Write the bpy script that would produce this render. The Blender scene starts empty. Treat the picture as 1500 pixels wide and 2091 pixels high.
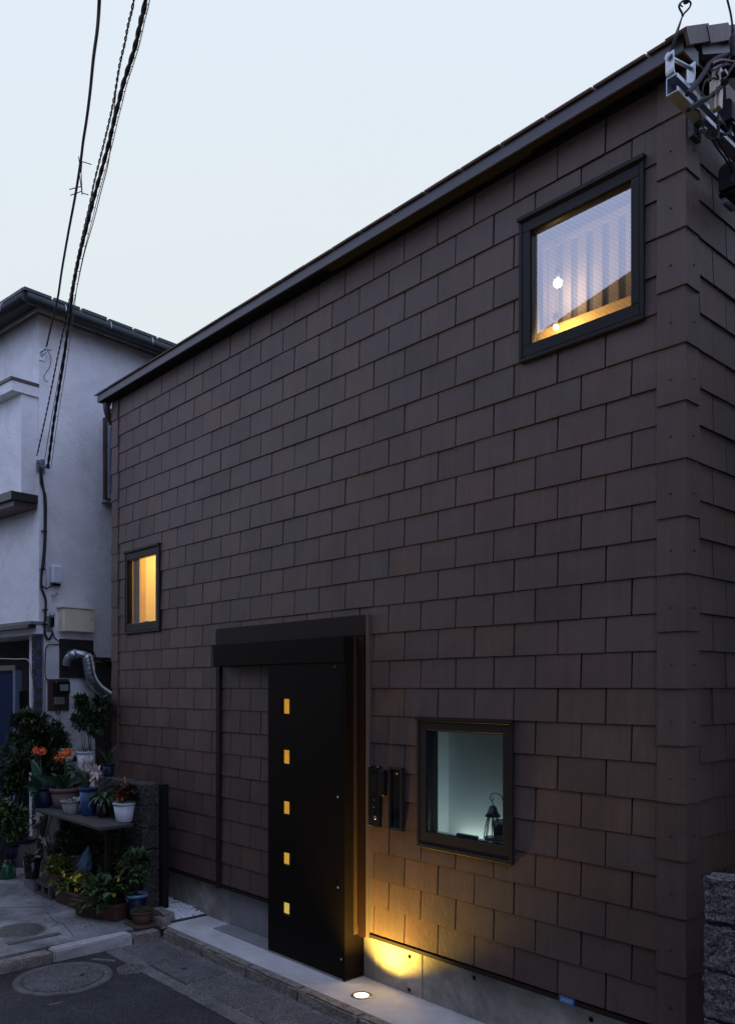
import bpy, bmesh, math, random
from mathutils import Vector, Matrix
random.seed(7)
R = math.radians
C = bpy.context.scene.collection
S = bpy.context.scene
# ------------------------------------------------------------------ camera
F, HOR, CX, CY, H = 1677.0, 1405.0, 1.932, -3.8244, 2.005
cam = bpy.data.objects.new('camera', bpy.data.cameras.new('camera'))
C.objects.link(cam); S.camera = cam
cam.location = (CX, CY, H)
cam.rotation_euler = (R(90), 0, math.atan2(.7409, .6716))
cam.data.sensor_fit = 'VERTICAL'; cam.data.sensor_height = 24
cam.data.lens = 24 * F / 2091
cam.data.shift_y = (HOR - 1045.5) / 2091
cam.data.clip_end = 500; cam.data.clip_start = .05
S.render.resolution_x = 734; S.render.resolution_y = 1024
# ------------------------------------------------------------------ light
S.view_settings.view_transform = 'Standard'; S.view_settings.look = 'None'
S.view_settings.exposure = 0.0; S.view_settings.gamma = 1
W = bpy.data.worlds.new('World'); S.world = W; W.use_nodes = True
nt = W.node_tree; nt.nodes.clear()
SUN_EL, SUN_AZ = 3.0, 312.0        # the sun has just gone, far behind the roof
sky = nt.nodes.new('ShaderNodeTexSky'); sky.sky_type = 'NISHITA'; sky.sun_disc = False
sky.sun_elevation = R(SUN_EL); sky.sun_rotation = R(SUN_AZ)
sky.air_density = 1.0; sky.dust_density = 0.4; sky.ozone_density = 3.0
hz = nt.nodes.new('ShaderNodeMixRGB'); hz.blend_type = 'MIX'; hz.inputs[0].default_value = .90   # thin even dusk veil over the clear sky
tcw = nt.nodes.new('ShaderNodeTexCoord'); dpw = nt.nodes.new('ShaderNodeVectorMath'); dpw.operation = 'DOT_PRODUCT'
dpw.inputs[1].default_value = (-.74, .62, -.42)          # pale toward the afterglow, bluer away from it
nt.links.new(tcw.outputs['Generated'], dpw.inputs[0])
mrw = nt.nodes.new('ShaderNodeMapRange'); mrw.interpolation_type = 'SMOOTHSTEP'; mrw.inputs[1].default_value = -.45; mrw.inputs[2].default_value = .78
veil = nt.nodes.new('ShaderNodeMixRGB'); veil.inputs[1].default_value = (8.2, 9.7, 15.2, 1); veil.inputs[2].default_value = (8.5, 9.25, 9.45, 1)
nt.links.new(dpw.outputs['Value'], mrw.inputs[0]); nt.links.new(mrw.outputs[0], veil.inputs[0]); nt.links.new(veil.outputs[0], hz.inputs[2])
bg = nt.nodes.new('ShaderNodeBackground'); bg.inputs[1].default_value = .1
wo = nt.nodes.new('ShaderNodeOutputWorld')
nt.links.new(sky.outputs[0], hz.inputs[1]); nt.links.new(hz.outputs[0], bg.inputs[0]); nt.links.new(bg.outputs[0], wo.inputs[0])
sun = bpy.data.objects.new('sun', bpy.data.lights.new('sun', 'SUN')); C.objects.link(sun)
sun.data.energy = .06; sun.data.angle = R(20); sun.data.color = (1, .9, .8)
sun.rotation_euler = (R(90 - 6), 0, R(180 - SUN_AZ))

# ------------------------------------------------------------------ helpers
def at(u, v, **k):
    """world point of the calibrated view ray on a plane x=, y= or z="""
    r = (u - 750) / F; q = (HOR - v) / F
    d = Vector((.6716*r - .7409, .7409*r + .6716, q))
    if 'y' in k: t = (k['y'] - CY) / d.y
    elif 'x' in k: t = (k['x'] - CX) / d.x
    elif 'z' in k: t = (k['z'] - H) / d.z
    else: t = k['t']
    return Vector((CX, CY, H)) + d*t
def mpp(p):      # metres per photo pixel at a point
    return ((p.x - CX)*-.7409 + (p.y - CY)*.6716) / F

def mat(name, col, rough=.7, metal=0, var=.12, scale=8, bump=0, bscale=60, rnd=None, stretch=None,
        spec=.5, col2=None, island=False, emit=None, wear=0, speck=0):
    m = bpy.data.materials.new(name); m.use_nodes = True
    n = m.node_tree; N = n.nodes; L = n.links
    b = N['Principled BSDF']
    b.inputs['Roughness'].default_value = rough; b.inputs['Metallic'].default_value = metal
    b.inputs['Specular IOR Level'].default_value = spec
    tc = N.new('ShaderNodeNewGeometry'); mp = N.new('ShaderNodeMapping')
    L.new(tc.outputs['Position'], mp.inputs[0])
    if stretch: mp.inputs['Scale'].default_value = stretch
    nz = N.new('ShaderNodeTexNoise'); nz.inputs['Scale'].default_value = scale; nz.inputs['Detail'].default_value = 6
    nz.inputs['Roughness'].default_value = .65
    L.new(mp.outputs[0], nz.inputs[0])
    mx = N.new('ShaderNodeMixRGB'); c = Vector(col)
    mx.inputs[1].default_value = (*(c*(1-var)), 1)
    mx.inputs[2].default_value = (*(Vector(col2) if col2 else c*(1+var)), 1)
    rp = N.new('ShaderNodeMapRange'); rp.inputs[1].default_value = .3; rp.inputs[2].default_value = .7
    L.new(nz.outputs[0], rp.inputs[0]); L.new(rp.outputs[0], mx.inputs[0])
    out = mx.outputs[0]
    if rnd:
        src = None
        if island: src = tc.outputs['Random Per Island']
        else: src = N.new('ShaderNodeObjectInfo').outputs['Random']
        cr = N.new('ShaderNodeValToRGB'); cr.color_ramp.interpolation = 'LINEAR'
        e = cr.color_ramp.elements
        for i, cc in enumerate(rnd):
            el = e[i] if i < 2 else e.new(1)
            el.position = i/(len(rnd)-1); el.color = (*cc, 1)
        # keep element order tidy
        L.new(src, cr.inputs[0])
        m2 = N.new('ShaderNodeMixRGB'); m2.blend_type = 'MULTIPLY'; m2.inputs[0].default_value = 1
        L.new(out, m2.inputs[1]); L.new(cr.outputs[0], m2.inputs[2]); out = m2.outputs[0]
    if wear:
        w = N.new('ShaderNodeTexNoise'); w.inputs['Scale'].default_value = 1.7; w.inputs['Detail'].default_value = 9
        w.inputs['Roughness'].default_value = .7; w.inputs['Distortion'].default_value = .6
        L.new(tc.outputs['Position'], w.inputs[0])
        r2 = N.new('ShaderNodeMapRange'); r2.inputs[1].default_value = .42; r2.inputs[2].default_value = .68
        r2.inputs[3].default_value = 1; r2.inputs[4].default_value = 1-wear
        L.new(w.outputs[0], r2.inputs[0])
        m3 = N.new('ShaderNodeMixRGB'); m3.blend_type = 'MULTIPLY'; m3.inputs[0].default_value = 1
        L.new(out, m3.inputs[1]); L.new(r2.outputs[0], m3.inputs[2]); out = m3.outputs[0]
    if speck:
        v = N.new('ShaderNodeTexVoronoi'); v.inputs['Scale'].default_value = 130
        L.new(tc.outputs['Position'], v.inputs[0])
        v2 = N.new('ShaderNodeSeparateColor'); L.new(v.outputs['Color'], v2.inputs[0])
        r4 = N.new('ShaderNodeMapRange'); r4.inputs[3].default_value = 1-speck; r4.inputs[4].default_value = 1+speck*1.5
        L.new(v2.outputs[0], r4.inputs[0])
        m4 = N.new('ShaderNodeMixRGB'); m4.blend_type = 'MULTIPLY'; m4.inputs[0].default_value = 1
        L.new(out, m4.inputs[1]); L.new(r4.outputs[0], m4.inputs[2]); out = m4.outputs[0]
    L.new(out, b.inputs['Base Color'])
    if bump:
        nb = N.new('ShaderNodeTexNoise'); nb.inputs['Scale'].default_value = bscale; nb.inputs['Detail'].default_value = 5
        L.new(mp.outputs[0], nb.inputs[0])
        bp = N.new('ShaderNodeBump'); bp.inputs['Strength'].default_value = bump; bp.inputs['Distance'].default_value = .01
        L.new(nb.outputs[0], bp.inputs['Height']); L.new(bp.outputs[0], b.inputs['Normal'])
    if emit:
        b.inputs['Emission Color'].default_value = (*emit[0], 1); b.inputs['Emission Strength'].default_value = emit[1]
    return m

def bx(bm, x0, x1, y0, y1, z0, z1):
    vs = [bm.verts.new((x, y, z)) for z in (z0, z1) for y in (y0, y1) for x in (x0, x1)]
    for f in ((0,2,3,1),(4,5,7,6),(0,1,5,4),(2,6,7,3),(0,4,6,2),(1,3,7,5)):
        bm.faces.new([vs[i] for i in f])
    return vs
def box(*a):
    bm = bmesh.new(); bx(bm, *a); return bm
def boxes(*L):
    bm = bmesh.new()
    for a in L: bx(bm, *a)
    return bm
def obox(bm, c, ax, ay, az):     # oriented box: centre and three half-axis vectors
    c = Vector(c); ax, ay, az = Vector(ax), Vector(ay), Vector(az)
    vs = [bm.verts.new(c + ax*i + ay*j + az*k) for k in (-1,1) for j in (-1,1) for i in (-1,1)]
    for f in ((0,2,3,1),(4,5,7,6),(0,1,5,4),(2,6,7,3),(0,4,6,2),(1,3,7,5)):
        bm.faces.new([vs[i] for i in f])
def smooth_pts(pts, n=4):
    pts = [Vector(p) for p in pts]; out = []
    for i in range(len(pts)-1):
        p0 = pts[max(i-1,0)]; p1 = pts[i]; p2 = pts[i+1]; p3 = pts[min(i+2,len(pts)-1)]
        for k in range(n):
            t = k/n
            out.append(.5*((2*p1)+(p2-p0)*t+(2*p0-5*p1+4*p2-p3)*t*t+(3*p1-p0-3*p2+p3)*t**3))
    out.append(pts[-1]); return out
def tube(bm, pts, r, seg=7, cap=True):
    pts = [Vector(p) for p in pts]; rings = []
    up = Vector((0,0,1)); prev = None
    for i, p in enumerate(pts):
        d = (pts[min(i+1,len(pts)-1)] - pts[max(i-1,0)]).normalized()
        if prev is None:
            a = d.cross(up if abs(d.z) < .9 else Vector((1,0,0))).normalized()
        else: a = (prev - d*prev.dot(d)).normalized()
        prev = a; b = d.cross(a)
        rr = r[i] if isinstance(r, (list, tuple)) else r
        rings.append([bm.verts.new(p + a*(rr*math.cos(2*math.pi*k/seg)) + b*(rr*math.sin(2*math.pi*k/seg))) for k in range(seg)])
    for A, B in zip(rings, rings[1:]):
        for k in range(seg):
            f = bm.faces.new((A[k], A[(k+1)%seg], B[(k+1)%seg], B[k])); f.smooth = True
    if cap:
        bm.faces.new(rings[0][::-1]); bm.faces.new(rings[-1])
    return bm
def lathe(bm, prof, c=(0,0,0), seg=20, sy=1.0):
    c = Vector(c); rings = []
    for r, z in prof:
        rings.append([bm.verts.new(c + Vector((r*math.cos(2*math.pi*k/seg), sy*r*math.sin(2*math.pi*k/seg), z))) for k in range(seg)])
    for A, B in zip(rings, rings[1:]):
        for k in range(seg):
            f = bm.faces.new((A[k], A[(k+1)%seg], B[(k+1)%seg], B[k])); f.smooth = True
    if prof[0][0] > 1e-4: bm.faces.new(rings[0][::-1])
    if prof[-1][0] > 1e-4: bm.faces.new(rings[-1])
    return bm
INV = {}
def root_of(o):
    while o.parent: o = o.parent
    return o
def obj(name, bm, m, parent=None, bevel=0, kind=None, label=None, raw=False, local=False):
    if bevel:
        bmesh.ops.bevel(bm, geom=list(bm.edges), offset=bevel, segments=1, affect='EDGES', clamp_overlap=True)
    bmesh.ops.recalc_face_normals(bm, faces=bm.faces)
    me = bpy.data.meshes.new(name)
    if parent and not local:
        k = root_of(parent).name
        if k in INV: bm.transform(INV[k])
    bm.to_mesh(me); bm.free(); me.materials.append(m)
    o = bpy.data.objects.new(name, me); C.objects.link(o)
    if parent: o.parent = parent
    if kind: o['kind'] = kind
    if label: o['label'] = label
    return o
def tag(o, label, cat, group=None):
    o['label'] = label; o['category'] = cat
    if group: o['group'] = group
    return o
def thing(name, label, cat, loc=(0,0,0), rz=0, group=None, localrot=False):
    o = bpy.data.objects.new(name, None); C.objects.link(o); o.empty_display_size = .1
    o.location = loc; o.rotation_euler = (0,0,rz); tag(o, label, cat, group)
    M = Matrix.Translation(Vector(loc)) @ Matrix.Rotation(rz, 4, 'Z')
    INV[o.name] = Matrix() if localrot else M.inverted()
    return o
def struct(name, bm, m): return obj(name, bm, m, kind='structure')
def solo(name, bm, m, label, cat, loc=None, group=None, bevel=0):
    if loc is not None: bm.transform(Matrix.Translation(-Vector(loc)))
    o = obj(name, bm, m, bevel=bevel)
    if loc is not None: o.location = loc
    return tag(o, label, cat, group)

# ------------------------------------------------------------------ materials
TONES = [(1.15,1.0,.90), (.92,.98,1.08), (1.03,1.02,1.0), (.78,.77,.78), (1.0,1.0,1.04), (1.14,1.05,.96), (.94,.98,1.03), (1.0,.98,.96)]
SH = dict(wear=.28, rough=.52, var=.12, scale=5, bump=.55, bscale=34, stretch=(9,9,.35), spec=.45)
M_sh  = mat('cedar_brown_shingle', (.136,.088,.068), rnd=TONES, **SH)
M_shi = mat('cedar_brown_shingle_joined', (.136,.088,.068), rnd=TONES, island=True, **SH)
M_core = mat('wall_membrane', (.018,.015,.014), rough=.9)
M_fascia = mat('dark_fascia_metal', (.082,.076,.090), rough=.42, var=.06, bump=.05)
M_frame = mat('bronze_window_frame', (.024,.021,.021), rough=.5, spec=.2, var=.05)
M_trim = mat('dark_brown_trim', (.026,.017,.013), rough=.6, spec=.15, var=.1)
M_door = mat('black_brown_door', (.009,.006,.0042), rough=.6, var=.1, spec=.08)
M_black = mat('black_plastic', (.012,.012,.012), rough=.25, var=.1)
M_gloss = mat('black_glass', (.01,.01,.01), rough=.06, var=.1)
M_found = mat('foundation_concrete', (.40,.375,.33), rough=.85, var=.35, scale=5, bump=.45, bscale=30, wear=.55)
M_found2 = mat('smooth_step_concrete', (.27,.27,.27), rough=.6, var=.12, scale=4, bump=.08, wear=.2)
M_pave = mat('pavement_concrete', (.60,.595,.585), rough=.8, var=.13, scale=5, bump=.18, bscale=90, wear=.25)
M_apron = mat('old_apron_concrete', (.27,.27,.27), rough=.85, var=.4, scale=2.4, bump=.35, bscale=60, wear=.6, speck=.18)
M_kerb = mat('rough_kerb_stone', (.24,.215,.185), rough=.95, var=.35, scale=16, bump=.9, bscale=70, speck=.35, wear=.3)
M_kerbl = mat('pale_kerb_stone', (.50,.49,.48), rough=.85, var=.2, scale=14, bump=.5, bscale=70, wear=.25)
M_asph = mat('asphalt', (.036,.037,.040), rough=.85, var=.45, scale=2.2, bump=.8, bscale=140, speck=.7, wear=.5)
M_slab = mat('gutter_slab_aggregate', (.12,.118,.115), rough=.9, var=.25, scale=7, bump=.8, bscale=110, speck=.5, wear=.25)
M_slab2 = mat('gutter_strip_concrete', (.165,.16,.15), rough=.9, var=.3, scale=9, bump=.7, bscale=90, speck=.4, wear=.4)
M_iron = mat('cast_iron', (.10,.095,.09), rough=.75, metal=.2, var=.25, scale=20, bump=.5, bscale=80, speck=.4)
M_steel = mat('galvanised_steel', (.46,.49,.52), rough=.38, metal=.85, var=.22, scale=18, bump=.1)
M_steeld = mat('stainless_ring', (.40,.38,.36), rough=.3, metal=.9, var=.1)
M_plaster = mat('white_stucco', (.78,.775,.775), rough=.9, var=.06, scale=2.2, bump=.7, bscale=30, wear=.22)
M_green = mat('dark_green_gutter', (.018,.024,.022), rough=.45, var=.3, scale=10)
M_dark = mat('dark_interior', (.018,.017,.017), rough=.9)
M_brownm = mat('brown_painted_metal', (.06,.035,.03), rough=.5, var=.2)
M_band = mat('grey_band', (.20,.19,.19), rough=.9, wear=.3)
M_cable = mat('black_cable', (.016,.018,.020), rough=.75, var=.2)
M_cableg = mat('grey_cable', (.16,.18,.2), rough=.5, var=.2)
M_cablew = mat('cream_cord', (.45,.42,.35), rough=.6)
M_cream = mat('cream_box_paint', (.74,.67,.50), rough=.5, var=.05, bump=.03)
M_white = mat('white_plastic', (.68,.70,.76), rough=.4, var=.04)
M_bluewin = mat('blue_frame', (.02,.06,.17), rough=.35, var=.1)
M_alu = mat('aluminium', (.5,.52,.55), rough=.35, metal=.6)
M_block = mat('split_face_block', (.11,.105,.10), rough=.97, var=.45, scale=22, bump=1.0, bscale=48, speck=.7, wear=.35)
M_wood = mat('weathered_board', (.06,.055,.05), rough=.85, var=.3, scale=3, stretch=(2,14,14), bump=.4, bscale=20)
M_woodb = mat('brown_board', (.10,.055,.03), rough=.7, var=.3)
M_gravel = mat('white_marble_gravel', (.86,.87,.90), rough=.7, var=.06, scale=30, rnd=[(.9,.9,.92),(1,1,1),(.95,.95,.96)], island=True)
M_terra = mat('terracotta_plastic', (.10,.045,.032), rough=.6, var=.2)
M_terra2 = mat('dull_pink_pot', (.20,.13,.115), rough=.65, var=.2)
M_navy = mat('navy_glaze', (.010,.016,.040), rough=.4, spec=.2, var=.2)
M_bluep = mat('blue_glaze', (.018,.060,.16), rough=.4, var=.25)
M_ltblue = mat('pale_blue_rim', (.16,.30,.42), rough=.35)
M_stone = mat('grey_stone_bowl', (.30,.31,.29), rough=.7, var=.25, scale=30)
M_whitep = mat('white_pot', (.66,.68,.74), rough=.35, var=.04)
M_greyp = mat('grey_pot', (.19,.17,.17), rough=.6, var=.2)
M_soil = mat('potting_soil', (.035,.025,.018), rough=1, var=.4, scale=60, bump=.8)
M_bag = mat('blue_plastic_bag', (.11,.17,.26), rough=.22, var=.2, scale=30, bump=.3, bscale=25)
M_can = mat('green_plastic', (.02,.10,.05), rough=.3)
def leafm(n, c, c2): return mat(n, c, rough=.5, var=.25, scale=40, col2=c2, rnd=[(.6,.6,.6),(1.1,1.1,1),(1.35,1.3,1.1),(.8,.85,.8)], island=True, spec=.4)
L_dark = leafm('dark_leaf', (.028,.056,.025), (.052,.092,.036))
L_mid = leafm('green_leaf', (.040,.085,.028), (.070,.125,.040))
L_yel = leafm('yellow_green_leaf', (.10,.15,.025), (.16,.19,.04))
L_var = leafm('variegated_leaf', (.09,.14,.06), (.30,.34,.22))
L_blue = leafm('glossy_clivia_leaf', (.030,.085,.050), (.050,.12,.065))
L_red = leafm('dark_red_leaf', (.06,.014,.014), (.10,.03,.02))
F_red = leafm('scarlet_petal', (.55,.05,.015), (.75,.14,.03))
F_org = leafm('orange_petal', (.60,.10,.015), (.85,.24,.04))
F_pink = leafm('pale_pink_petal', (.55,.40,.44), (.75,.68,.72))
F_whi = leafm('white_petal', (.55,.54,.56), (.72,.70,.70))
F_yel = leafm('yellow_petal', (.65,.40,.02), (.8,.6,.05))
F_lav = leafm('lavender_petal', (.22,.18,.32), (.34,.3,.44))
M_moss = leafm('moss', (.05,.08,.015), (.09,.12,.025))
M_stem = mat('brown_stem', (.05,.045,.025), rough=.8)

def glassm(name, refl, tint=(1,1,1), wire=True, spacing=26, dark=.55, mult=1.8):
    m = bpy.data.materials.new(name); m.use_nodes = True; n = m.node_tree; N = n.nodes; L = n.links; N.clear()
    g = N.new('ShaderNodeBsdfGlossy'); g.inputs['Roughness'].default_value = .015
    t = N.new('ShaderNodeBsdfTransparent'); o = N.new('ShaderNodeOutputMaterial')
    t.inputs[0].default_value = (*tint, 1)
    fr = N.new('ShaderNodeFresnel'); fr.inputs[0].default_value = 1.52
    ad = N.new('ShaderNodeMath'); ad.operation = 'MULTIPLY_ADD'; ad.inputs[1].default_value = mult; ad.inputs[2].default_value = refl
    ad.use_clamp = True
    L.new(fr.outputs[0], ad.inputs[0])
    gb_ = N.new('ShaderNodeNewGeometry'); iv = N.new('ShaderNodeMath'); iv.operation = 'SUBTRACT'; iv.inputs[0].default_value = 1; L.new(gb_.outputs['Backfacing'], iv.inputs[1])
    m0 = N.new('ShaderNodeMath'); m0.operation = 'MULTIPLY'; L.new(ad.outputs[0], m0.inputs[0]); L.new(iv.outputs[0], m0.inputs[1]); ad = m0
    mx = N.new('ShaderNodeMixShader'); L.new(ad.outputs[0], mx.inputs[0]); L.new(t.outputs[0], mx.inputs[1]); L.new(g.outputs[0], mx.inputs[2])
    out = mx.outputs[0]
    if wire:                                   # the steel mesh cast inside wired glass
        ge = N.new('ShaderNodeNewGeometry'); acc = None
        for s in (1, -1):
            dp = N.new('ShaderNodeVectorMath'); dp.operation = 'DOT_PRODUCT'; dp.inputs[1].default_value = (spacing*1.0, 0, s*spacing*1.15)
            L.new(ge.outputs['Position'], dp.inputs[0])
            fc = N.new('ShaderNodeMath'); fc.operation = 'FRACT'; L.new(dp.outputs['Value'], fc.inputs[0])
            lt = N.new('ShaderNodeMath'); lt.operation = 'LESS_THAN'; lt.inputs[1].default_value = .07; L.new(fc.outputs[0], lt.inputs[0])
            if acc is None: acc = lt
            else:
                mm = N.new('ShaderNodeMath'); mm.operation = 'MAXIMUM'; L.new(acc.outputs[0], mm.inputs[0]); L.new(lt.outputs[0], mm.inputs[1]); acc = mm
        sc = N.new('ShaderNodeMath'); sc.operation = 'MULTIPLY'; sc.inputs[1].default_value = dark; L.new(acc.outputs[0], sc.inputs[0])
        d = N.new('ShaderNodeBsdfDiffuse'); d.inputs[0].default_value = (.08,.08,.09,1)
        m2 = N.new('ShaderNodeMixShader'); L.new(sc.outputs[0], m2.inputs[0]); L.new(out, m2.inputs[1]); L.new(d.outputs[0], m2.inputs[2]); out = m2.outputs[0]
    L.new(out, o.inputs[0]); return m
G_up = glassm('wired_glass_upper', .38, dark=.22, spacing=34, mult=1.6)
G_low = glassm('wired_glass_lower', .02, dark=.13, mult=1.2, tint=(.86,.95,.95), spacing=30)
G_left = glassm('clear_glass', .0, wire=False, mult=.5)

# ================================================================== SETTING: ground
PZ, RZ = -.03, -.115
struct('ground', box(-60, 60, -60, 60, -.5, -.30), M_asph)
struct('road', box(-4.42, 40, -5.2, -.45, -.32, RZ), M_asph)
# pavement strip along the shingled house
struct('pavement', boxes((-4.47, 12, -.37, .055, -.29, PZ)), M_pave)
struct('apron', boxes((-30, -4.55, -5.2, 6, -.29, PZ), (-4.55, -4.475, -.37, .8, -.29, PZ-.004)), M_apron)
kr = obj('kerb', box(-4.55, 12, -.435, -.372, -.29, -.13), M_kerb, kind='structure')
def rough_block(L, Wd, Hh, m, seed, amp=.004, n=(6,2,2), rnd=.014):
    bm = bmesh.new(); bx(bm, -L/2, L/2, -Wd/2, Wd/2, 0, Hh)
    bmesh.ops.bevel(bm, geom=list(bm.edges), offset=rnd, segments=2, affect='EDGES')
    bmesh.ops.subdivide_edges(bm, edges=[e for e in bm.edges if e.calc_length() > .09], cuts=3, use_grid_fill=True)
    rr = random.Random(seed)
    for v in bm.verts: v.co += Vector((rr.uniform(-amp,amp)*.4, rr.uniform(-amp,amp), rr.uniform(-amp,amp)))
    return bm
kb = None; x = -4.36; i = 0
while x < 4:
    Lk = .62
    if kb is None:
        kb = obj('kerb_stone', rough_block(Lk-.008, .088, .20, M_kerb, 3), M_kerb, kr, local=True); o = kb
    else:
        o = kb.copy(); C.objects.link(o); o.parent = kr
        if i % 2: o.rotation_euler.z = math.pi
    o.location = (x + Lk/2, -.408 + random.uniform(-.003,.003), PZ - .197 + random.uniform(-.003,.002)); x += Lk; i += 1
    if i > 13: break
# kerb at the end of the road, turning toward the street
kr2 = obj('side_kerb', box(-4.53, -4.40, -5.2, -.455, -.29, -.13), M_kerb, kind='structure')
y = -.46; i = 0
for Lk, m in ((.24, M_kerb), (.66, M_kerbl), (.6, M_kerb), (.6, M_kerb), (.6, M_kerb), (.6, M_kerb), (.6, M_kerb)):
    bm = rough_block(Lk-.008, .135, .19, m, 20+i, rnd=.012); bm.transform(Matrix.Rotation(R(90),4,'Z'))
    o = obj('kerb_stone', bm, m, kr2, local=True); o.location = (-4.458 + (.02 if i == 0 else 0), y - Lk/2, PZ - .183 - .018*(m is M_kerb))
    y -= Lk; i += 1
# concrete gutter with cover slabs
gt = obj('gutter_strip', box(-4.39, 12, -.955, -.452, -.3, RZ+.004), M_slab2, kind='structure')
for i, (x0, x1) in enumerate(((-4.33,-3.86), (-3.80,-3.28), (-3.24,-2.66), (-2.62,-2.06), (-2.02,-1.46), (-1.42,-.86), (-.82,-.26))):
    bm = box(x0, x1, -.835, -.50, RZ-.02, RZ+.010+.003*(i%2)); o = obj('gutter_slab', bm, M_slab, gt, bevel=.006)
obj('pull_hole', lathe(bmesh.new(), [(.022,RZ+.011),(.022,RZ+.0145)], (-3.56,-.70,0), 10), M_dark, gt)
obj('slab_frame', boxes((-3.815,-3.27,-.852,-.838,RZ,RZ+.014), (-3.815,-3.80,-.838,-.49,RZ,RZ+.014)), M_iron, gt)

def disc_thing(name, label, c, rx, ry, zb, rings, cat, rot=0):
    t = thing(name, label, cat, (c[0], c[1], zb), rot)
    for nm, r0, r1, z, m in rings:
        bm = bmesh.new(); seg = 48
        if r0 > 0:
            lathe(bm, [(r0*rx, -.02), (r0*rx, z), (r1*rx, z), (r1*rx, -.02), (r0*rx,-.02)], (0,0,0), seg, ry/rx)
        else: lathe(bm, [(r1*rx, -.02), (r1*rx, z-.003), (r1*rx*.985, z), (0, z)], (0,0,0), seg, ry/rx)
        obj(nm, bm, m, t, local=True)
    return t
mh = disc_thing('manhole_cover', 'large round concrete manhole cover set in the dark asphalt', (-4.0,-1.44), .345, .345, RZ,
    [('surround', .82, 1.0, .006, M_slab2), ('lid', 0, .805, .010, M_slab)], 'manhole cover')
obj('lift_hole', lathe(bmesh.new(), [(.02,.009),(.02,.0125)], (.05,.12,0), 10), M_dark, mh, local=True)
vc = disc_thing('valve_cover', 'small round iron valve cover with a raised ring in the asphalt', (-3.845,-.985), .105, .105, RZ,
    [('ring', .86, 1.0, .010, M_slab2), ('lid', 0, .84, .006, M_iron), ('inner_ring', .55, .66, .010, M_slab2)], 'valve cover')
vb = bmesh.new(); bx(vb, -.05, .05, -.01, .01, .004, .0105); bx(vb, -.01,.01,-.05,.05,.004,.0100); obj('raised_mark', vb, M_slab2, vc, local=True)
disc_thing('manhole_cover', 'smaller round iron manhole cover in the pale apron beside the flower pots', (-5.13,-1.345), .22, .20, PZ,
    [('rim', .88, 1.0, .005, M_slab2), ('lid', 0, .87, .008, M_iron)], 'manhole cover')
solo('drain_slot', box(-4.85,-4.78,-1.56,-1.14, PZ-.02, PZ+.006), M_iron, 'narrow dark iron drain grate strip in the apron near the kerb', 'drain', loc=(-4.815,-1.35,PZ))
# cracks of the old apron
ck = bmesh.new()
cp = [at(330,1690+0,z=PZ)] if False else None
for path in ([(96,1862),(108,1878),(118,1884),(128,1884),(138,1896),(148,1908),(152,1914)], [(118,1884),(112,1890),(104,1894)], [(0,1853),(20,1854),(60,1852),(100,1852),(116,1856)]):
    pts = [at(u,v,z=PZ+.001) for u,v in path]
    for a, b in zip(pts, pts[1:]):
        d = (b-a); s = Vector((-d.y, d.x, 0)).normalized()*.0022
        obox(ck, (a+b)/2, d/2*1.03, s, (0,0,.0012))
apr = bpy.data.objects['apron']; obj('crack', ck, M_dark, apr, kind='stuff')

lit = bmesh.new(); rq = random.Random(9)
for k in range(260):
    x = rq.uniform(-4.3, -.6); y = -.455 - abs(rq.gauss(0,.05)); r_ = rq.uniform(.0015,.005)
    bmesh.ops.create_icosphere(lit, subdivisions=1, radius=r_, matrix=Matrix.Translation((x,y,RZ+.012)))
for k in range(160):
    x = rq.uniform(-7.2,-4.6); y = rq.uniform(-1.3,-.8); r_ = rq.uniform(.0015,.004)
    bmesh.ops.create_icosphere(lit, subdivisions=1, radius=r_, matrix=Matrix.Translation((x,y,PZ+.001)))
lo_ = obj('grit', lit, M_kerb, kind='stuff'); lo_['label'] = 'loose grit lying in the gutter and on the apron'
for (u0,v0,u1,v1,w_) in ((100,2052,128,2046,.012),(372,2018,384,2022,.01),(190,1958,236,1962,.02)):
    a = at(u0,v0,z=RZ+.001); b = at(u1,v1,z=RZ+.001); d = b-a; q = Vector((-d.y,d.x,0)).normalized()*w_
    bmx = bmesh.new(); obox(bmx, (a+b)/2, d/2, q, (0,0,.0012)); obj('worn_patch', bmx, M_slab2, bpy.data.objects['road'])
# gravel bed between block wall and pavement
gb = bmesh.new(); rr = random.Random(5)
for k in range(1500):
    x = rr.uniform(-5.5, -4.5); y = rr.uniform(-.36, .06)
    if y < -.24 + (x+4.5)*-.0 and x > -4.75: continue
    if x < -4.76 and y < -.24: continue
    s = rr.uniform(.008, .016); z = PZ + rr.uniform(-.005, .022) + (.014 if x < -4.7 else 0)
    Mx = Matrix.Translation((x,y,z)) @ Matrix.Rotation(rr.uniform(0,6),4,(rr.random(),rr.random(),rr.random()+.1)) @ Matrix.Diagonal((s,s*rr.uniform(.6,1),s*rr.uniform(.5,.8),1))
    bmesh.ops.create_icosphere(gb, subdivisions=1, radius=1, matrix=Mx)
bx(gb, -5.5,-4.51,-.23,.04,PZ-.02,PZ+.006); bx(gb, -4.74,-4.51,-.26,-.2301,PZ-.02,PZ+.006)
obj('gravel', gb, M_gravel, kind='stuff')['label'] = 'white marble gravel at the foot of the shingled wall'
solo('edging_strip', box(-4.505,-4.475,-.30,.045,PZ-.05,PZ+.012), M_wood, 'thin brown timber edging strip between white gravel and pavement', 'edging', loc=(-4.49,-.13,PZ))
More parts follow.
